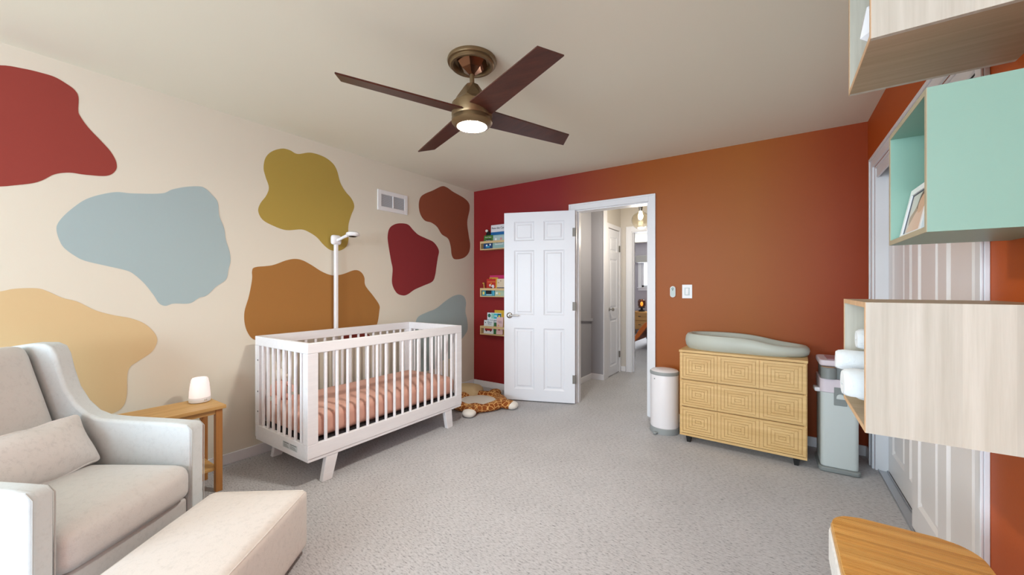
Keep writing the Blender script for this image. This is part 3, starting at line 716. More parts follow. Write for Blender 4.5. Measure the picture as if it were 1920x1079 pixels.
d_ = Vector((-lx, -ly, 0)).normalized(); sd = Vector((-d_.y, d_.x, 0))
for q in (0.02, 0.034):
    bm = bmesh.new(); ce = d_*0.0645*math.cos(0.4) + sd*(q+0.01); ce = ce.normalized()*0.0555
    ell(bm, (ce.x, ce.y, 0.018), (0.003, 0.003, 0.005), u=8, v=6); obj('button', bm, M['nickel'], t, smooth=True)

# ============================================================ ARMCHAIR (local x = front, y = chair's left)
upf = fabric('oatmeal_upholstery', (210, 216, 218), 0.07)
upb = fabric('oatmeal_cushion_fabric', (212, 210, 208), 0.08)
seam = mat('fabric_seam', (188, 190, 188), 0.9)
DC, RC = 1.525, -1.86
cx, cy = RT.x*RC + FW.x*DC, RT.y*RC + FW.y*DC
t = thing('armchair', 'oatmeal fabric wingback armchair with curved arms beside side table', 'armchair', (cx, cy, 0), YAW)
prof = [(-1.470, 0.04), (-1.468, 0.58), (-1.486, 0.60), (-1.56, 0.606), (-1.66, 0.612), (-1.80, 0.62), (-1.90, 0.63), (-1.955, 0.652), (-2.005, 0.697), (-2.049, 0.765), (-2.078, 0.85), (-2.095, 0.92), (-2.115, 0.958), (-2.15, 0.972), (-2.22, 0.972), (-2.33, 0.955), (-2.345, 0.93), (-2.30, 0.5), (-2.27, 0.04)]
for (d0, d1) in ((1.785, 1.86), (1.19, 1.255)):
    bm = bmesh.new(); prism(bm, [(r-RC, z) for r, z in prof], d0-DC, d1-DC, 'Y')
    a = obj('armrest', bm, upf, t, bevel=0.016, seg=4, ang=50)
    # welt round the front edge
    ys = d0-DC+0.003, d1-DC-0.003
    for y in ys:
        bm = bmesh.new(); tube(bm, [(-1.470-RC, y, 0.05), (-1.468-RC, y, 0.575), (-1.49-RC, y, 0.597)], 0.0022, 6); obj('seam', bm, seam, a, smooth=True)
in0, in1 = 1.257-DC, 1.783-DC
bm = bmesh.new(); bx(bm, -2.27-RC, -1.485-RC, in0, in1, 0.04, 0.27); obj('seat_apron', bm, upb, t, bevel=0.012, seg=3)
bm = bmesh.new(); puff(bm, 0.62, in1-in0-0.004, 0.16, n=12, rad=0.05, bulge=(0.01, 0, 0.022), M4=T(-1.765-RC, (in0+in1)/2, 0.352)); obj('seat_cushion', bm, upb, t, smooth=True)
ln = Matrix.Identity(4)
bm = bmesh.new(); puff(bm, 0.15, in1-in0-0.004, 0.62, n=12, rad=0.05, bulge=(0.02, 0, 0.0), M4=T(-2.165-RC, (in0+in1)/2, 0.665) @ R(math.radians(-20), 'Y')); obj('back_cushion', bm, upb, t, smooth=True)
bm = bmesh.new(); prism(bm, [(-2.26-RC, 0.27), (-2.10-RC, 0.27), (-2.33-RC, 0.95), (-2.345-RC, 0.95)], in0, in1, 'Y'); obj('back_panel', bm, upf, t, bevel=0.004)
bm = bmesh.new(); lathe(bm, [(0, 0), (0.24, 0), (0.24, 0.015), (0.05, 0.04), (0, 0.04)], n=32, cap=False); obj('swivel_base', bm, M['dark'], t, smooth=True)
# lumbar pillow
px_, py_ = RT.x*(-1.915) + FW.x*1.515, RT.y*(-1.915) + FW.y*1.515
bm = bmesh.new(); puff(bm, 0.235, 0.49, 0.085, n=14, rad=0.02, bulge=(0, 0, 0.035), pinch=0.72, wob=0.010, M4=R(math.radians(62), 'Y'))
o = tag(obj('lumbar_pillow', bm, fabric('grey_patterned_pillow', (220, 216, 214), 0.12), smooth=True), 'oblong grey cream lumbar pillow lying on the armchair seat', 'pillow')
o.location = (px_, py_, 0.552); o.rotation_euler = (0, 0, YAW)

# ============================================================ OTTOMAN
fr_ = on_z(579, 916, 0.29); fl_ = on_z(411, 914, 0.29); nr = on_z(430, 1079, 0.29)
dl = Vector((fr_.x-nr.x, fr_.y-nr.y)).normalized(); dw = Vector((dl.y, -dl.x))
OW = 0.435; OL = 0.64
ctr = Vector((fr_.x, fr_.y)) - dl*OL/2 - dw*OW/2
oa = math.atan2(dl.y, dl.x)
t = thing('ottoman', 'low rectangular oatmeal fabric ottoman in front of the armchair', 'ottoman', (ctr.x, ctr.y, 0), oa)
otf = fabric('ottoman_fabric', (220, 212, 206), 0.10)
bm = bmesh.new(); puff(bm, OL, OW, 0.262, n=12, rad=0.022, bulge=(0.004, 0.004, 0.014), M4=T(0, 0, 0.157)); obj('cushion', bm, otf, t, smooth=True)
bm = bmesh.new(); q = [(-OL/2+.012, -OW/2+.012), (OL/2-.012, -OW/2+.012), (OL/2-.012, OW/2-.012), (-OL/2+.012, OW/2-.012)]
pth = []
for i in range(4):
    a, b = Vector(q[i]), Vector(q[(i+1) % 4])
    for s in (0.03, 0.25, 0.5, 0.75, 0.97):
        p = a.lerp(b, s); p = p + (p.normalized()*0.005); pth.append((p.x*1.0, p.y*1.0, 0.283))
pth.append(pth[0]); tube(bm, pth, 0.003, 6, caps=False); obj('piping', bm, otf, t, smooth=True)
obj('base', box(-OL/2+.04, OL/2-.04, -OW/2+.04, OW/2-.04, 0, 0.03), M['dark'], t)

# ============================================================ BOOK LEDGES on the back wall
ledge = wood('pale_aspen', (206, 176, 126), (224, 198, 150), 'X', rough=0.6)
RX0 = -2.985; RX1 = -2.585
LZ = [1.684, 1.117, 0.660]
names = ['topmost', 'middle', 'lowest']
for z, nm in zip(LZ, names):
    t = thing('book_ledge', 'pale wood book ledge on red wall, %s of the three behind the door' % nm, 'shelf', ((RX0+RX1)/2, YB, z), group='book ledges on the red wall')
    hw = (RX1-RX0)/2
    obj('shelf_board', box(-hw, hw, -0.10, 0, 0, 0.012), ledge, t, bevel=0.001)
    obj('back_board', box(-hw+.012, hw-.012, -0.010, 0, 0.012, 0.085), ledge, t, bevel=0.001)
    for s in (-1, 1):
        x0, x1 = sorted((s*hw, s*(hw-0.012))); obj('side_panel', box(x0, x1, -0.10, 0, 0.012, 0.105), ledge, t, bevel=0.001)
    obj('front_rail', box(-hw+.012, hw-.012, -0.10, -0.09, 0.078, 0.105), ledge, t, bevel=0.001)
def bkmat(n, c): return mat(n, c, 0.45)
white_m = bkmat('cover_white', (232, 232, 230)); ink = bkmat('cover_ink', (50, 42, 60))
def book(x0, x1, z0, z1, y, th, col, label, rack, cat='book', name='book', tilt=5, decor=(), group='books on the wall ledges'):
    """book standing on a ledge, leaning on the wall: front cover, page block and prints on the cover.
       decor: (u0,u1,v0,v1,colour) rectangles on the cover in fractions"""
    W, Hh = x1-x0, z1-z0
    t = thing(name, label, cat, ((x0+x1)/2, y, z0), group=group)
    Mt = R(math.radians(-tilt), 'X')
    m = mat('cover_' + label[:12].replace(' ', '_'), col, 0.4)
    bm = bmesh.new()
    bx(bm, -W/2, W/2, -th/2, -th/2+0.002, 0, Hh, M4=Mt); bx(bm, -W/2, W/2, th/2-0.002, th/2, 0, Hh, M4=Mt); bx(bm, -W/2, -W/2+0.002, -th/2+.002, th/2-.002, 0, Hh, M4=Mt)
    obj('cover', bm, m, t)
    bm = bmesh.new(); bx(bm, -W/2+0.002, W/2-0.004, -th/2+0.002, th/2-0.002, 0.003, Hh-0.004, M4=Mt); obj('pages', bm, white_m, t)
    if decor:
        bm = bmesh.new(); ms = []
        for i, (u0, u1, v0, v1, c) in enumerate(decor):
            ms.append(bkmat('print', c))
            e = 0.0006 + 0.0002*i
            if u0 < 0:   # round print: centre (−u0,v0) radius u1
                pts = [(-W/2 + (-u0)*W + u1*W*math.cos(k*PI/8), v0*Hh + u1*W*math.sin(k*PI/8)*v1) for k in range(16)]
                prism(bm, pts, -th/2-e, -th/2, 'Y', mi=i, M4=Mt)
            else: bx(bm, -W/2+u0*W, -W/2+u1*W, -th/2-e, -th/2, v0*Hh, v1*Hh, mi=i, M4=Mt)
        obj('cover_print', bm, ms, t)
    return t, Mt
def btxt(tb, body, size, m, u, v, W, Hh, th, sx=1.0):
    t, Mt = tb
    text_mesh('cover_lettering', body, size, m, t, Mt @ T((u-0.5)*W, -th/2-0.0022, v*Hh) @ R(PI/2, 'X'), sx=sx)
# y of a book = centre of its thickness;   ledge trough runs y 3.713..3.793
z = LZ[0]+0.012
W, Hh = 0.215, 0.29
tb = book(-2.872, -2.872+W, z, z+Hh, 3.768, 0.010, (228, 228, 232), 'tall white and blue picture book on topmost ledge, titled Pete the Cat', 0, decor=((0, 1, 0, 0.70, (24, 104, 168)), (0.1, 0.95, 0.42, 0.50, (18, 84, 150))), tilt=3)
btxt(tb, 'Pete the Cat', 0.036, ink, 0.48, 0.86, W, Hh, 0.010)
W, Hh = 0.132, 0.165
tb = book(-2.950, -2.950+W, z, z+Hh, 3.735, 0.014, (70, 122, 50), 'green board book with dark title band on topmost ledge', 0, decor=((0.22, 0.80, 0.54, 0.72, (30, 34, 40)), (0.0, 1, 0.0, 0.42, (28, 70, 120)), (-0.35, 0.10, 0.25, 1, (225, 232, 240)), (-0.75, 0.09, 0.30, 1, (225, 232, 240)), (0.25, 0.7, 0.1, 0.2, (60, 160, 200))), tilt=4)
btxt(tb, 'Good Night', 0.020, white_m, 0.5, 0.86, W, Hh, 0.014); btxt(tb, 'New Jersey', 0.015, white_m, 0.5, 0.63, W, Hh, 0.014)
W, Hh = 0.17, 0.162
tb = book(-2.815, -2.815+W, z, z+Hh, 3.738, 0.012, (150, 186, 182), 'pale teal board book beside the green one on topmost ledge', 0, decor=((0.05, 0.95, 0.60, 0.92, (176, 200, 200)), (-0.25, 0.09, 0.68, 1, (240, 240, 240)), (-0.7, 0.09, 0.70, 1, (206, 150, 150)), (0.2, 0.9, 0.26, 0.5, (200, 214, 214))), tilt=4)
btxt(tb, 'MOON', 0.030, bkmat('pale', (120, 150, 150)), 0.55, 0.38, W, Hh, 0.012)
t = thing('knit_hat', 'black knit doll hat with white pompom on topmost ledge', 'soft toy', (-2.905, 3.763, z))
bm = bmesh.new(); lathe(bm, [(0, 0), (0.038, 0), (0.042, 0.10), (0.040, 0.16), (0.026, 0.205), (0, 0.222)], n=20, sy=0.4, cap=False); obj('crown', bm, mat('black_knit', (20, 26, 24), 0.95, bump=0.6, bscale=150), t, smooth=True)
bm = bmesh.new(); ell(bm, (-0.022, 0, 0.225), (0.02, 0.016, 0.018)); plabel(obj('pompom', bm, mat('white_pompom', (225, 222, 214), 0.95, bump=0.8, bscale=150), t, smooth=True), 'white fluffy pompom')
# middle ledge
z = LZ[1]+0.012
book(-2.893, -2.65, z, z+0.248, 3.777, 0.008, (196, 44, 104), 'tall magenta picture book at back of middle ledge', 1, tilt=1.5)
book(-2.890, -2.76, z, z+0.222, 3.765, 0.008, (206, 160, 52), 'mustard yellow picture book on middle ledge behind the red one', 1, tilt=1.5, decor=((0.05, 0.3, 0.8, 0.95, (180, 60, 40)),))
W, Hh = 0.155, 0.205
tb = book(-2.920, -2.920+W, z, z+Hh, 3.750, 0.012, (186, 44, 34), 'red picture book with yellow edge on middle ledge', 1, decor=((0.90, 1.0, 0, 1, (222, 178, 60)), (0.1, 0.85, 0.80, 0.86, (206, 110, 60)), (-0.35, 0.10, 0.62, 1, (220, 206, 200)), (-0.62, 0.14, 0.55, 1, (226, 220, 226)), (-0.5, 0.10, 0.45, 1, (20, 20, 24)), (-0.45, 0.06, 0.72, 1, (230, 150, 40))), tilt=2)
book(-2.765, -2.60, z, z+0.205, 3.752, 0.010, (222, 204, 178), 'cream picture book with spotted cover on middle ledge', 1, decor=((0.1, 0.16, 0.75, 0.8, (120, 80, 60)), (0.3, 0.36, 0.85, 0.9, (120, 80, 60)), (0, 1, 0.40, 0.50, (30, 50, 100)), (0, 1, 0, 0.40, (120, 140, 200))), tilt=2)
W, Hh = 0.19, 0.075
tb = book(-2.968, -2.968+W, z, z+Hh, 3.727, 0.012, (40, 140, 168), 'low teal board book at front of middle ledge', 1, decor=((0.05, 0.2, 0.2, 0.7, (230, 214, 110)), (0.3, 0.75, 0.3, 0.9, (24, 28, 36)), (0.35, 0.8, 0.12, 0.24, (200, 225, 230)), (0.86, 0.96, 0.1, 0.9, (90, 180, 210))), tilt=2)
book(-2.772, -2.64, z, z+0.075, 3.727, 0.012, (176, 196, 170), 'low pale green board book at front of middle ledge', 1, decor=((0.1, 0.3, 0.3, 0.6, (240, 240, 230)), (0.4, 0.6, 0.2, 0.5, (220, 200, 120))), tilt=2)
t = thing('toy_giraffe', 'tiny yellow giraffe toy at left end of middle ledge', 'toy', (-2.946, 3.757, z))
bm = bmesh.new(); ell(bm, (0, 0, 0.065), (0.022, 0.012, 0.018), u=12, v=8)
for x in (-0.014, 0.014): tube(bm, [(x, 0, 0), (x, 0, 0.06)], 0.005, 8)
tube(bm, [(-0.012, 0, 0.07), (-0.02, 0, 0.13), (-0.022, 0, 0.15)], [0.008, 0.006, 0.006], 8); ell(bm, (-0.028, 0, 0.153), (0.016, 0.008, 0.009), u=10, v=8)
obj('body', bm, mat('yellow_toy', (206, 160, 60), 0.5, var=0.3, vscale=60), t, smooth=True)
# lowest ledge
z = LZ[2]+0.012
book(-2.822, -2.62, z, z+0.285, 3.778, 0.008, (214, 170, 52), 'tall yellow picture book at back of lowest ledge', 2, tilt=1.5)
W, Hh = 0.205, 0.252
tb = book(-2.922, -2.922+W, z, z+Hh, 3.764, 0.010, (222, 232, 238), 'large white word book with coloured picture tiles on lowest ledge', 2, decor=((-0.15, 0.11, 0.86, 1, (40, 110, 90)), (0.30, 0.50, 0.72, 0.97, (150, 206, 190)), (0.50, 0.76, 0.72, 0.97, (60, 180, 200)), (0.76, 1.0, 0.72, 0.97, (24, 96, 120)), (-0.88, 0.07, 0.84, 1, (232, 214, 80)), (0.0, 0.14, 0.40, 0.66, (40, 140, 190)), (-0.07, 0.05, 0.50, 1, (240, 210, 80)), (-0.58, 0.04, 0.85, 1, (240, 240, 240)), (-0.68, 0.04, 0.85, 1, (240, 240, 240))), tilt=2)
btxt(tb, 'My Big Book of', 0.020, ink, 0.52, 0.64, W, Hh, 0.010); btxt(tb, 'WORDS', 0.038, bkmat('navy', (34, 60, 100)), 0.58, 0.50, W, Hh, 0.010)
W, Hh = 0.145, 0.162
tb = book(-2.952, -2.952+W, z, z+Hh, 3.738, 0.012, (222, 228, 232), 'small white board book with red car on lowest ledge', 2, decor=((0.12, 0.85, 0.22, 0.40, (186, 36, 44)), (0.22, 0.72, 0.40, 0.50, (186, 36, 44)), (-0.28, 0.075, 0.22, 1, (60, 60, 64)), (-0.72, 0.075, 0.22, 1, (60, 60, 64)), (-0.15, 0.05, 0.82, 1, (60, 80, 110))), tilt=4)
btxt(tb, 'Where is\nthe car', 0.019, bkmat('teal_ink', (40, 90, 130)), 0.6, 0.80, W, Hh, 0.012)
book(-2.805, -2.772, z, z+0.135, 3.745, 0.012, (48, 110, 60), 'narrow green board book between white and pink on lowest ledge', 2, decor=((0.2, 0.8, 0.5, 0.7, (230, 190, 60)),), tilt=4)
W, Hh = 0.092, 0.205
tb = book(-2.770, -2.770+W, z, z+Hh, 3.748, 0.012, (226, 190, 190), 'slim pink board book with heart on lowest ledge', 2, decor=((-0.45, 0.13, 0.27, 1, (190, 40, 60)), (-0.3, 0.10, 0.52, 1, (220, 170, 90)), (0.15, 0.8, 0.74, 0.77, (160, 120, 140)), (0.3, 0.85, 0.66, 0.69, (160, 120, 140))), tilt=4)

# ============================================================ GIRAFFE PLAY MAT
gm = giraffe_mat(); wp = mat('cream_white_plush', (236, 230, 220), 0.95, bump=0.8, bscale=90, sheen=0.3)
cream = mat('beige_plush', (206, 184, 146), 0.95, bump=0.8, bscale=90)
gx, gy = -2.585, 3.17
t = thing('play_mat', 'plush giraffe-print play mat on the floor beyond the crib', 'play mat', (gx, gy, 0))
bm = bmesh.new(); import mathutils.noise as mn
def ringtorus(bm, R0, r, sz, n=48, k=14):
    rr = []
    for i in range(n):
        a = 2*PI*i/n; nn = mn.noise(Vector((math.cos(a)*2.3, math.sin(a)*2.3, 0.3)))
        Ra = R0*(1+0.05*nn)
        rr.append([bm.verts.new(((Ra + r*math.cos(b))*math.cos(a), (Ra + r*math.cos(b))*math.sin(a), r*sz*(1+0.25*nn) + r*sz*(1+0.25*nn)*math.sin(b))) for b in [2*PI*j/k for j in range(k)]])
    for i in range(n):
        for j in range(k): bm.faces.new([rr[i][j], rr[(i+1) % n][j], rr[(i+1) % n][(j+1) % k], rr[i][(j+1) % k]])
ringtorus(bm, 0.245, 0.058, 0.74); obj('rim', bm, gm, t, smooth=True)
bm = bmesh.new(); lathe(bm, [(0, 0.0), (0.23, 0.0), (0.235, 0.03), (0.20, 0.052), (0.1, 0.05), (0.0, 0.046)], n=40, cap=False); obj('pad', bm, wp, t, smooth=True)
for a in (-63, 13, 95, -140):
    ra = math.radians(a); Mt = T(0.335*math.cos(ra), 0.335*math.sin(ra), 0.045) @ R(ra, 'Z')
    bm = bmesh.new(); ell(bm, (0, 0, 0), (0.10, 0.07, 0.045)); bm.transform(Mt); pw_ = obj('paw', bm, gm, t, smooth=True)
    bm = bmesh.new(); ell(bm, (0.05, 0, -0.004), (0.062, 0.066, 0.040)); bm.transform(Mt); plabel(obj('foot_pad', bm, wp, pw_, smooth=True), 'cream plush foot end')
ra = math.radians(146)
bm = bmesh.new(); puff(bm, 0.30, 0.26, 0.11, n=8, rad=0.05, bulge=(0.01, 0.01, 0.02), M4=T(0.36*math.cos(ra), 0.33*math.sin(ra), 0.062) @ R(0.3, 'Z'), wob=0.006); plabel(obj('head', bm, cream, t, smooth=True), 'beige plush head pillow')

# ============================================================ DRESSER
dw1 = wood('light_pine', (202, 162, 102), (224, 188, 130), 'X', scale=4, stretch=16, rough=0.5)
dgr = mat('groove_brown', (120, 84, 44), 0.8)
ax_, ay_ = on_z(1274, 815.4, 0.06), on_z(1515.5, 867, 0.06)
A = Vector((-0.640, 3.325)); B = Vector((0.172, 3.292))
dd = (B-A); DWd = dd.length; da = math.atan2(dd.y, dd.x)
t = thing('dresser', 'light pine three-drawer dresser with carved rectangle fronts', 'dresser', ((A+B)/2).to_3d(), da)
hw = DWd/2; DD = 0.43; z0, z1 = 0.058, 0.735
obj('top_board', box(-hw-.004, hw+.004, -0.006, DD, z1-0.018, z1), dw1, t, bevel=0.002)
bm = bmesh.new()
bx(bm, -hw, -hw+0.018, 0.004, DD, z0, z1-.018); bx(bm, hw-0.018, hw, 0.004, DD, z0, z1-.018); bx(bm, -hw+.018, hw-.018, 0.02, DD-.01, z0+.02, z1-.05); bx(bm, -hw+.018, hw-.018, 0.02, DD, z1-.05, z1-.018)
obj('carcass', bm, [dw1], t, bevel=0.001)
obj('bottom_board', box(-hw, hw, 0.002, DD, z0-0.0, z0+0.018), dw1, t, bevel=0.001)
dh = (z1-0.018-z0-0.018)/3
for r in range(3):
    za = z0+0.018+r*dh+0.003; zb = za+dh-0.007
    bm = bmesh.new(); bx(bm, -hw+0.003, hw-0.003, 0.0, 0.018, za, zb)
    dr = obj('drawer', bm, dw1, t, bevel=0.001)
    plabel(dr, 'drawer front carved with nested rectangles')
    cwid = (2*hw-0.006)/3
    for c_ in range(3):
        cxm = -hw+0.003 + cwid*(c_+0.5); czm = (za+zb)/2; hwx = cwid/2-0.0035; hhz = (zb-za)/2-0.003
        bm = bmesh.new(); nR = 6; gw = 0.0040
        for k in range(nR):
            ox = hwx - k*0.0225; oz = hhz - k*0.0185
            if oz < 0.006: break
            # raised band between grooves
            ix, iz = ox-0.0225+gw, oz-0.0185+gw
            last = (k == nR-1)
            if last or iz <= 0.004: bx(bm, cxm-ox, cxm+ox, -0.0055, 0.0, czm-oz, czm+oz)
            else:
                for q in ((-ox, -ix, -oz, oz), (ix, ox, -oz, oz), (-ix, ix, -oz, -iz), (-ix, ix, iz, oz)):
                    bx(bm, cxm+q[0], cxm+q[1], -0.0055, 0.0, czm+q[2], czm+q[3])
        obj('carved_panel', bm, dw1, dr, bevel=0.0008, seg=1)
for x in (-hw+0.06, hw-0.06):
    for y in (0.045, DD-0.05):
        bm = bmesh.new(); lathe(bm, [(0.018, 0), (0.029, z0)], (x, y, 0), 4); bmesh.ops.rotate(bm, verts=bm.verts[:], cent=(x, y, 0), matrix=Matrix.Rotation(PI/4, 3, 'Z'))
        plabel(obj('leg', bm, M['dark'], t), 'short black tapered leg')
# changing pad (figure-eight foam tray)
padm = mat('sage_grey_foam', (186, 190, 180), 0.5, bump=0.05, bscale=40)
bm = bmesh.new()
def pad_rim(a):
    """peanut outline in pad coordinates, rim height"""
    x = 0.385*math.cos(a); wv = 0.185 - 0.028*math.exp(-((x-0.02)/0.14)**2) + 0.0*x
    y = wv*math.copysign(abs(math.sin(a))**0.8, math.sin(a)); 
    hgt = 0.122 - 0.050*(1/(1+math.exp(-(x-0.14)/0.06)))
    return x, y, hgt
n = 72; k = 14; rr = []
for i in range(n):
    a = 2*PI*i/n; x, y, hgt = pad_rim(a); x2, y2, _ = pad_rim(a+0.02); tn = Vector((x2-x, y2-y)).normalized(); nm_ = Vector((tn.y, -tn.x))
    r = 0.034; row = []
    prof = [(-0.055, 0.022), (-0.034, 0.040), (-0.028, hgt*0.75), (-0.014, hgt*0.96), (0.0, hgt), (0.014, hgt*0.96), (0.027, hgt*0.78), (0.032, hgt*0.5), (0.026, hgt*0.2), (0.008, 0.0)]
    for (o_, h_) in prof: row.append(bm.verts.new((x+nm_.x*o_, y+nm_.y*o_, h_)))
    rr.append(row)
for i in range(n):
    for j in range(len(prof)-1): bm.faces.new([rr[i][j], rr[(i+1) % n][j], rr[(i+1) % n][j+1], rr[i][j+1]])
bm.faces.new([r[0] for r in rr]); bm.faces.new([r[-1] for r in rr][::-1])
o = tag(obj('changing_pad', bm, padm, smooth=True), 'sage grey contoured foam changing pad lying on the dresser', 'changing pad')
for m_ in o.data.polygons: m_.use_smooth = True
mdl = (A+B)/2 + Vector((0.0, 0.225)); o.location = (mdl.x+0.018, mdl.y, z1); o.rotation_euler = (0, 0, da)

# wall switch and fan remote
sc_ = on_y(1288.5, 547, YB)
t = thing('light_switch', 'white light switch plate on the orange wall', 'light switch', (sc_.x, YB, sc_.z))
obj('plate', box(-0.042, 0.042, -0.005, 0, -0.062, 0.062), M['white'], t, bevel=0.002)
obj('switch_surround', box(-0.022, 0.022, -0.007, -0.005, -0.035, 0.035), mat('switch_grey', (196, 206, 208), 0.4), t, bevel=0.001)
bm = bmesh.new(); prism(bm, [(-0.007, -0.030), (-0.015, -0.028), (-0.009, 0.028), (-0.007, 0.030)], -0.012, 0.012, 'X'); obj('toggle', bm, M['white'], t, bevel=0.001)
rc = on_y(1262, 547.5, YB)
t = thing('fan_remote', 'small white oval fan remote on wall beside light switch', 'remote', (rc.x, YB, rc.z))
def capsule(w, h, n=12): return [(w*math.cos(a), h-w + w*math.sin(a)) for a in [PI*k/n for k in range(n+1)]] + [(w*math.cos(a), -h+w + w*math.sin(a)) for a in [PI+PI*k/n for k in range(n+1)]]
bm = bmesh.new(); prism(bm, capsule(0.024, 0.052), -0.016, 0, 'Y'); obj('cradle', bm, M['white'], t, bevel=0.003)
bm = bmesh.new(); prism(bm, capsule(0.019, 0.047), -0.019, -0.016, 'Y'); obj('face', bm, mat('pale_aqua_plastic', (196, 210, 208), 0.4), t)
bm = bmesh.new(); dk = mat('slate_print', (84, 106, 108), 0.5)
lathe(bm, [(0.0, -0.0195), (0.004, -0.0195), (0.004, -0.019)], (0, 0, 0.036), 12, 'Y')
for a in (35, 145, 270):
    bx(bm, 0.001, 0.013, -0.0196, -0.019, -0.003, 0.003, M4=T(0, 0, 0.022) @ R(-math.radians(a), 'Y'))
obj('buttons', bm, dk, t)

# ============================================================ PAILS
grey = mat('pail_grey', (150, 154, 154), 0.45); pw2 = mat('pail_white', (236, 232, 234), 0.35)
t = thing('diaper_pail', 'white round pedal pail left of the dresser by doorway', 'pail', (-0.795, 3.50, 0))
bm = bmesh.new(); lathe(bm, [(0, 0), (0.118, 0), (0.12, 0.01), (0.117, 0.045), (0.112, 0.05), (0, 0.05)], n=40, cap=False); b0 = obj('base', bm, grey, t, smooth=True)
bm = bmesh.new(); puff(bm, 0.05, 0.03, 0.014, n=3, rad=0.006, M4=R(-1.9, 'Z') @ T(0.13, 0, 0.014)); obj('pedal', bm, grey, t, smooth=True)
bm = bmesh.new(); lathe(bm, [(0.112, 0.05), (0.114, 0.06), (0.114, 0.48), (0.112, 0.492)], n=48); obj('body', bm, pw2, t, smooth=True)
bm = bmesh.new(); lathe(bm, [(0, 0.492), (0.116, 0.492), (0.118, 0.500), (0.118, 0.512), (0.112, 0.520)], n=48, cap=False)
ld = obj('lid_ring', bm, grey, t, smooth=True)
bm = bmesh.new(); lathe(bm, [(0.112, 0.519), (0.105, 0.526), (0.06, 0.535), (0, 0.538)], n=48, cap=False); obj('lid', bm, pw2, ld, smooth=True)
bm = bmesh.new(); ra = -2.1; tube(bm, [(0.1145*math.cos(ra), 0.1145*math.sin(ra), 0.46), (0.1165*math.cos(ra), 0.1165*math.sin(ra), 0.46)], 0.006, 10); obj('button', bm, grey, t, smooth=True)

sage = mat('pail_sage_grey', (196, 204, 204), 0.4); sg2 = mat('pail_trim_grey', (132, 138, 138), 0.45); pink = mat('pail_pale_lilac', (216, 206, 216), 0.4)
px0, px1 = 0.243, 0.440; pyf = 3.335; pd = 0.27
t = thing('diaper_pail', 'tall grey rectangular diaper pail right of the dresser', 'pail', ((px0+px1)/2, pyf+pd/2, 0), 0.02)
hw2 = (px1-px0)/2
def rrect(hx, hy, r, n=6, bulge=0):
    out = []
    for cx_, cy_, a0 in ((hx-r, hy-r, 0), (-hx+r, hy-r, PI/2), (-hx+r, -hy+r, PI), (hx-r, -hy+r, 1.5*PI)):
        for k in range(n+1):
            a = a0+PI/2*k/n; out.append((cx_+r*math.cos(a), cy_+r*math.sin(a)))
    if bulge: out = [(x, y + math.copysign(bulge*(1-(x/hx)**2), y)) for x, y in out]
    return out
bm = bmesh.new(); prism(bm, rrect(hw2+0.012, pd/2+0.012, 0.03), 0, 0.035, 'Z'); obj('base', bm, sg2, t, bevel=0.012, seg=3)
bm = bmesh.new(); prism(bm, rrect(hw2, pd/2, 0.028), 0.035, 0.53, 'Z'); obj('body', bm, sage, t, bevel=0.004)
bm = bmesh.new(); prism(bm, rrect(hw2+0.004, pd/2+0.003, 0.03), 0.53, 0.62, 'Z'); obj('collar', bm, pink, t, bevel=0.004)
bm = bmesh.new(); prism(bm, rrect(hw2-0.006, pd/2-0.02, 0.03), 0.62, 0.705, 'Z'); obj('neck', bm, sg2, t, bevel=0.003)
bm = bmesh.new(); prism(bm, rrect(hw2+0.006, pd/2+0.005, 0.03), 0.705, 0.745, 'Z'); l_ = obj('lid', bm, pink, t, bevel=0.010, seg=3)
bm = bmesh.new(); bx(bm, -0.06, 0.06, -pd/2+0.03, pd/2-0.05, 0.745, 0.750); obj('lid_insert', bm, mat('mauve_insert', (170, 130, 140), 0.4), l_, bevel=0.002)
bm = bmesh.new(); lathe(bm, [(0, 0.622), (0.042, 0.622), (0.042, 0.690), (0.036, 0.697), (0, 0.697)], (-0.055, -pd/2+0.02, 0), 28, cap=False); cyl = obj('cartridge', bm, sg2, t, smooth=True)
bm = bmesh.new(); lathe(bm, [(0.025, 0.697), (0.037, 0.6975), (0.037, 0.700), (0.025, 0.700)], (-0.055, -pd/2+0.02, 0), 28); obj('cartridge_rim', bm, mat('tan_rim', (196, 150, 112), 0.5), cyl, smooth=True)
bm = bmesh.new(); bx(bm, -0.034, 0.034, -pd/2-0.005, -pd/2+0.002, 0.45, 0.57, M4=T(0.004, 0, 0)); lt = obj('latch', bm, sg2, t, bevel=0.004)
bm = bmesh.new(); prism(bm, capsule(0.022, 0.022)[:13] + [(-0.022, -0.012), (0.022, -0.012)], -pd/2-0.012, -pd/2-0.004, 'Y', M4=T(0.004, 0, 0.505)); obj('latch_button', bm, sage, lt, bevel=0.003)
bm = bmesh.new(); puff(bm, 0.05, 0.12, 0.03, n=5, rad=0.01, wob=0.010, M4=T(-hw2-0.005, -0.05, 0.535), seed=4); obj('bag_edge', bm, mat('white_bag', (220, 220, 226), 0.5), t, smooth=True)

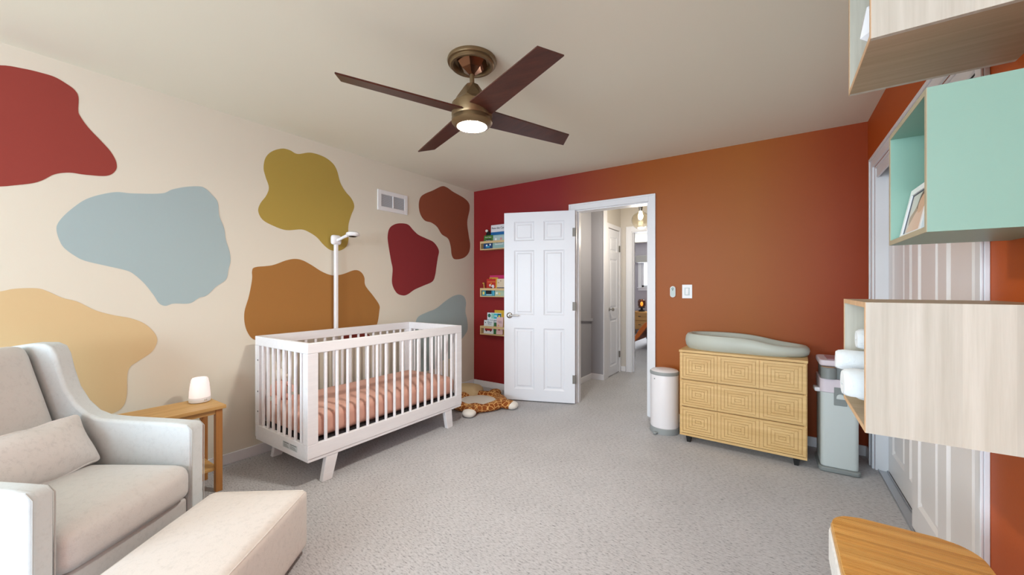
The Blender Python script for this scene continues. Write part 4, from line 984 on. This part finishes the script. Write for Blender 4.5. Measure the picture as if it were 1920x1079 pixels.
# ============================================================ WALL CUBES on the right
oakv = wood('bleached_oak_panel', (190, 184, 168), (220, 215, 202), 'Z', scale=2.5, stretch=26, rough=0.5, planks=(0, 0.085, 0.09), contrast=(0.25, 0.75))
oakh = wood('bleached_oak_board', (168, 146, 114), (196, 176, 148), 'X', scale=3, stretch=20, rough=0.5, contrast=(0.25, 0.75))
edge_oak = wood('oak_edge_band', (206, 168, 128), (222, 186, 148), 'X', rough=0.5)
teal = mat('mint_green_laminate', (142, 180, 164), 0.4)
teal_edge = mat('beige_edge_band', (176, 166, 140), 0.5)
def cube_unit(label, x0, x1, y0, y1, z0, z1, mo, mh, me_, th=0.014):
    t = thing('wall_cube', label, 'shelf', ((x0+x1)/2, (y0+y1)/2, z0), group='open box shelves on the right wall')
    hx, hy, hh = (x1-x0)/2, (y1-y0)/2, z1-z0
    e = 0.0015
    def panel(nm, a, m):
        o = obj(nm, box(*a), m, t); return o
    panel('side_panel', (-hx, hx, -hy, -hy+th, 0, hh), mo)
    panel('side_panel', (-hx, hx, hy-th, hy, 0, hh), mo)
    panel('bottom_panel', (-hx, hx, -hy+th, hy-th, 0, th), mh)
    panel('top_panel', (-hx, hx, -hy+th, hy-th, hh-th, hh), mh)
    panel('back_panel', (hx-0.008, hx, -hy+th, hy-th, th, hh-th), mo)
    bm = bmesh.new()
    for q in ((-hy, -hy+th, 0, hh), (hy-th, hy, 0, hh), (-hy+th, hy-th, 0, th), (-hy+th, hy-th, hh-th, hh)): bx(bm, -hx-e, -hx, *q)
    obj('edge_band', bm, me_, t)
    return t
cube_unit('lowest of three wall cubes, bleached oak, holding rolled white towels', 0.198, XR, 1.397, 1.80, 0.840, 1.190, oakv, oakh, edge_oak)
cube_unit('middle mint green wall cube holding a white picture frame', 0.300, XR, 1.338, 1.712, 1.364, 1.712, teal, teal, teal_edge)
cube_unit('topmost bleached oak wall cube near the ceiling', 0.198, XR, 1.325, 1.685, 1.860, 2.210, oakv, oakh, edge_oak)

# rolled towels
tow = mat('white_terry_towel', (226, 230, 234), 0.95, bump=0.8, bscale=160, sheen=0.3)
def towel(x0, x1, y, z, r, tiltz=0.0, tilty=0.0, label=''):
    bm = bmesh.new(); n = 40; turns = 2.6; pts = []
    th = r/(turns+0.4)
    # spiral sheet profile
    outer = []; inner = []
    for i in range(n*2+1):
        a = turns*2*PI*i/(n*2); rad = th*0.75 + (r-th*0.75)*(a/(turns*2*PI))
        outer.append((rad*math.cos(a), rad*math.sin(a))); ri = max(0.001, rad-th*0.86); inner.append((ri*math.cos(a), ri*math.sin(a)))
    Mt = R(tilty, 'Y') @ R(tiltz, 'Z')
    L = (x1-x0); secs = [(-L/2, 0.80), (-L/2+0.006, 0.92), (-L/2+0.018, 1.0), (L/2-0.01, 1.0), (L/2, 0.93)]
    prev = None
    for (xx, s) in secs:
        ro = [bm.verts.new(Mt @ Vector((xx, u*s, v*s))) for u, v in outer]; rn = [bm.verts.new(Mt @ Vector((xx, u*s, v*s))) for u, v in inner]
        ring = ro + rn[::-1]
        if prev:
            for k in range(len(ring)): bm.faces.new([prev[k], prev[(k+1) % len(ring)], ring[(k+1) % len(ring)], ring[k]])
        cur = (ro, rn)
        if prev is None or xx == secs[-1][0]:
            for k in range(len(ro)-1): bm.faces.new([ro[k], ro[k+1], rn[k+1], rn[k]])
        prev = ring
    o = obj('rolled_towel', bm, tow, smooth=True)
    o.location = ((x0+x1)/2, y, z)
    return tag(o, label, 'towel', 'rolled towels in the lowest wall cube')
towel(0.215, 0.50, 1.475, 0.894, 0.038, label='smallest rolled towel on the floor of the oak wall cube, nearest')
towel(0.215, 0.50, 1.68, 0.896, 0.041, label='rolled towel on the floor of the oak wall cube, farther back')
towel(0.166, 0.50, 1.560, 0.938, 0.052, tiltz=0.03, label='thick rolled towel sticking out of the oak wall cube')
towel(0.162, 0.49, 1.672, 0.985, 0.040, tiltz=-0.04, tilty=0.03, label='slim rolled towel sticking out behind the thick one')
towel(0.215, 0.50, 1.685, 1.06, 0.040, label='uppermost rolled towel inside the oak wall cube')

# picture frame leaning in the mint cube, facing the room
FWd, FH = 0.21, 0.150
t = thing('picture_frame', 'white framed baby photograph leaning in the mint green cube', 'picture frame', (0.328, 1.585, 1.3785), -PI/2)
lean = R(math.radians(-11), 'X')
bm = bmesh.new(); b = 0.018
for q in ((-FWd/2, -FWd/2+b, 0, FH), (FWd/2-b, FWd/2, 0, FH), (-FWd/2+b, FWd/2-b, 0, b*.6), (-FWd/2+b, FWd/2-b, FH-b, FH)): bx(bm, q[0], q[1], -0.012, 0, q[2], q[3], M4=lean)
obj('frame', bm, M['white'], t, bevel=0.001)
bm = bmesh.new(); bx(bm, -FWd/2+b, FWd/2-b, -0.006, -0.002, b*.6, FH-b, M4=lean); pr = obj('photograph', bm, mat('photo_grey', (206, 202, 194), 0.3), t)
bm = bmesh.new()
for q in ((-FWd/2+b, -FWd/2+b+.003, b*.6, FH-b), (FWd/2-b-.003, FWd/2-b, b*.6, FH-b), (-FWd/2+b+.003, FWd/2-b-.003, FH-b-.003, FH-b)): bx(bm, q[0], q[1], -0.008, -0.006, q[2], q[3], M4=lean)
obj('inner_line', bm, mat('slate_line', (80, 84, 96), 0.5), pr)
def pshape(nm, pts, col, e):
    bm = bmesh.new(); prism(bm, [tuple(p) for p in catmull(pts, 4)], -0.006-e, -0.006, 'Y', M4=lean); obj(nm, bm, mat(nm, col, 0.4), pr)
pshape('print_blanket', [(-0.065, 0.060), (-0.03, 0.080), (0.0, 0.105), (0.02, 0.12), (0.02, 0.07), (-0.03, 0.045), (-0.055, 0.035)], (168, 142, 120), 0.0004)
pshape('print_hair', [(-0.012, 0.085), (0.0, 0.12), (0.03, 0.128), (0.06, 0.12), (0.05, 0.10), (0.01, 0.08)], (96, 62, 42), 0.0008)
pshape('print_face', [(0.0, 0.085), (0.01, 0.108), (0.04, 0.118), (0.06, 0.10), (0.05, 0.07), (0.015, 0.065)], (212, 170, 140), 0.0012)
pshape('print_body', [(-0.065, 0.020), (-0.04, 0.045), (0.0, 0.072), (0.06, 0.075), (0.08, 0.04), (0.07, 0.016), (-0.03, 0.014)], (222, 190, 170), 0.0010)

# faceted white ornament in the top cube
bm = bmesh.new(); bmesh.ops.create_icosphere(bm, subdivisions=1, radius=1)
for v in bm.verts:
    v.co = Vector((v.co.x*0.056, v.co.y*0.062, v.co.z*0.072)); v.co += Vector((0, 0, 0.068))
bx_ = bmesh.new(); lathe(bm, [(0.030, 0.115), (0.022, 0.15), (0.034, 0.19), (0.018, 0.215)], n=6)
zmin = min(v.co.z for v in bm.verts)
for v in bm.verts: v.co.z -= zmin
o = tag(obj('ornament', bm, mat('glazed_white_ceramic', (236, 236, 242), 0.15)), 'white faceted ceramic ornament in the topmost wall cube', 'ornament'); o.location = (0.240, 1.425, 1.8745)

# ============================================================ LAUNDRY HAMPER
bam = wood('bamboo_lid', (192, 134, 58), (236, 186, 106), 'X', scale=2.5, stretch=26, rough=0.4, planks=(1, 0.0125, 0.10))
bamb = wood('bamboo_body', (196, 150, 96), (216, 176, 124), 'Z', scale=4, rough=0.5)
hz = 0.56; x0, x1, y0, y1 = 0.128, 0.427, 1.13, 1.508
t = thing('laundry_hamper', 'bamboo laundry hamper with slatted lid below the wall cubes', 'hamper', ((x0+x1)/2, (y0+y1)/2, 0))
hx, hy = (x1-x0)/2, (y1-y0)/2
def foot(ins, rad=0.075, bul=0.0):
    out = rrect(hx-ins, hy-ins, rad, 8)
    return out
bm = bmesh.new(); prism(bm, foot(0.006), 0.0, 0.455, 'Z'); obj('body', bm, bamb, t, bevel=0.004)
bm = bmesh.new(); prism(bm, foot(-0.004), 0.44, hz-0.024, 'Z'); obj('fabric_liner', bm, fabric('white_liner_cotton', (230, 226, 222)), t, bevel=0.010, seg=3)
bm = bmesh.new(); prism(bm, foot(0.0), hz-0.024, hz-0.010, 'Z'); ld = obj('lid_frame', bm, bamb, t, bevel=0.002)
# slats of the lid cut from the rounded outline
ol = foot(0.003); bm = bmesh.new(); ns = 30
def xspan(y):
    xs = []
    for i in range(len(ol)):
        a, b = ol[i], ol[(i+1) % len(ol)]
        if (a[1]-y)*(b[1]-y) < 0: xs.append(a[0]+(b[0]-a[0])*(y-a[1])/(b[1]-a[1]))
    return (min(xs), max(xs)) if len(xs) >= 2 else None
sw = (2*(hy-0.003))/ns
for i in range(ns):
    ya = -hy+0.003+i*sw+0.0006; yb = ya+sw-0.0012
    A_, B_ = xspan(ya+1e-5), xspan(yb-1e-5)
    if A_ and B_: prism(bm, [(A_[0], ya), (A_[1], ya), (B_[1], yb), (B_[0], yb)], hz-0.010, hz, 'Z')
obj('lid', bm, bam, t, bevel=0.0008, seg=1)
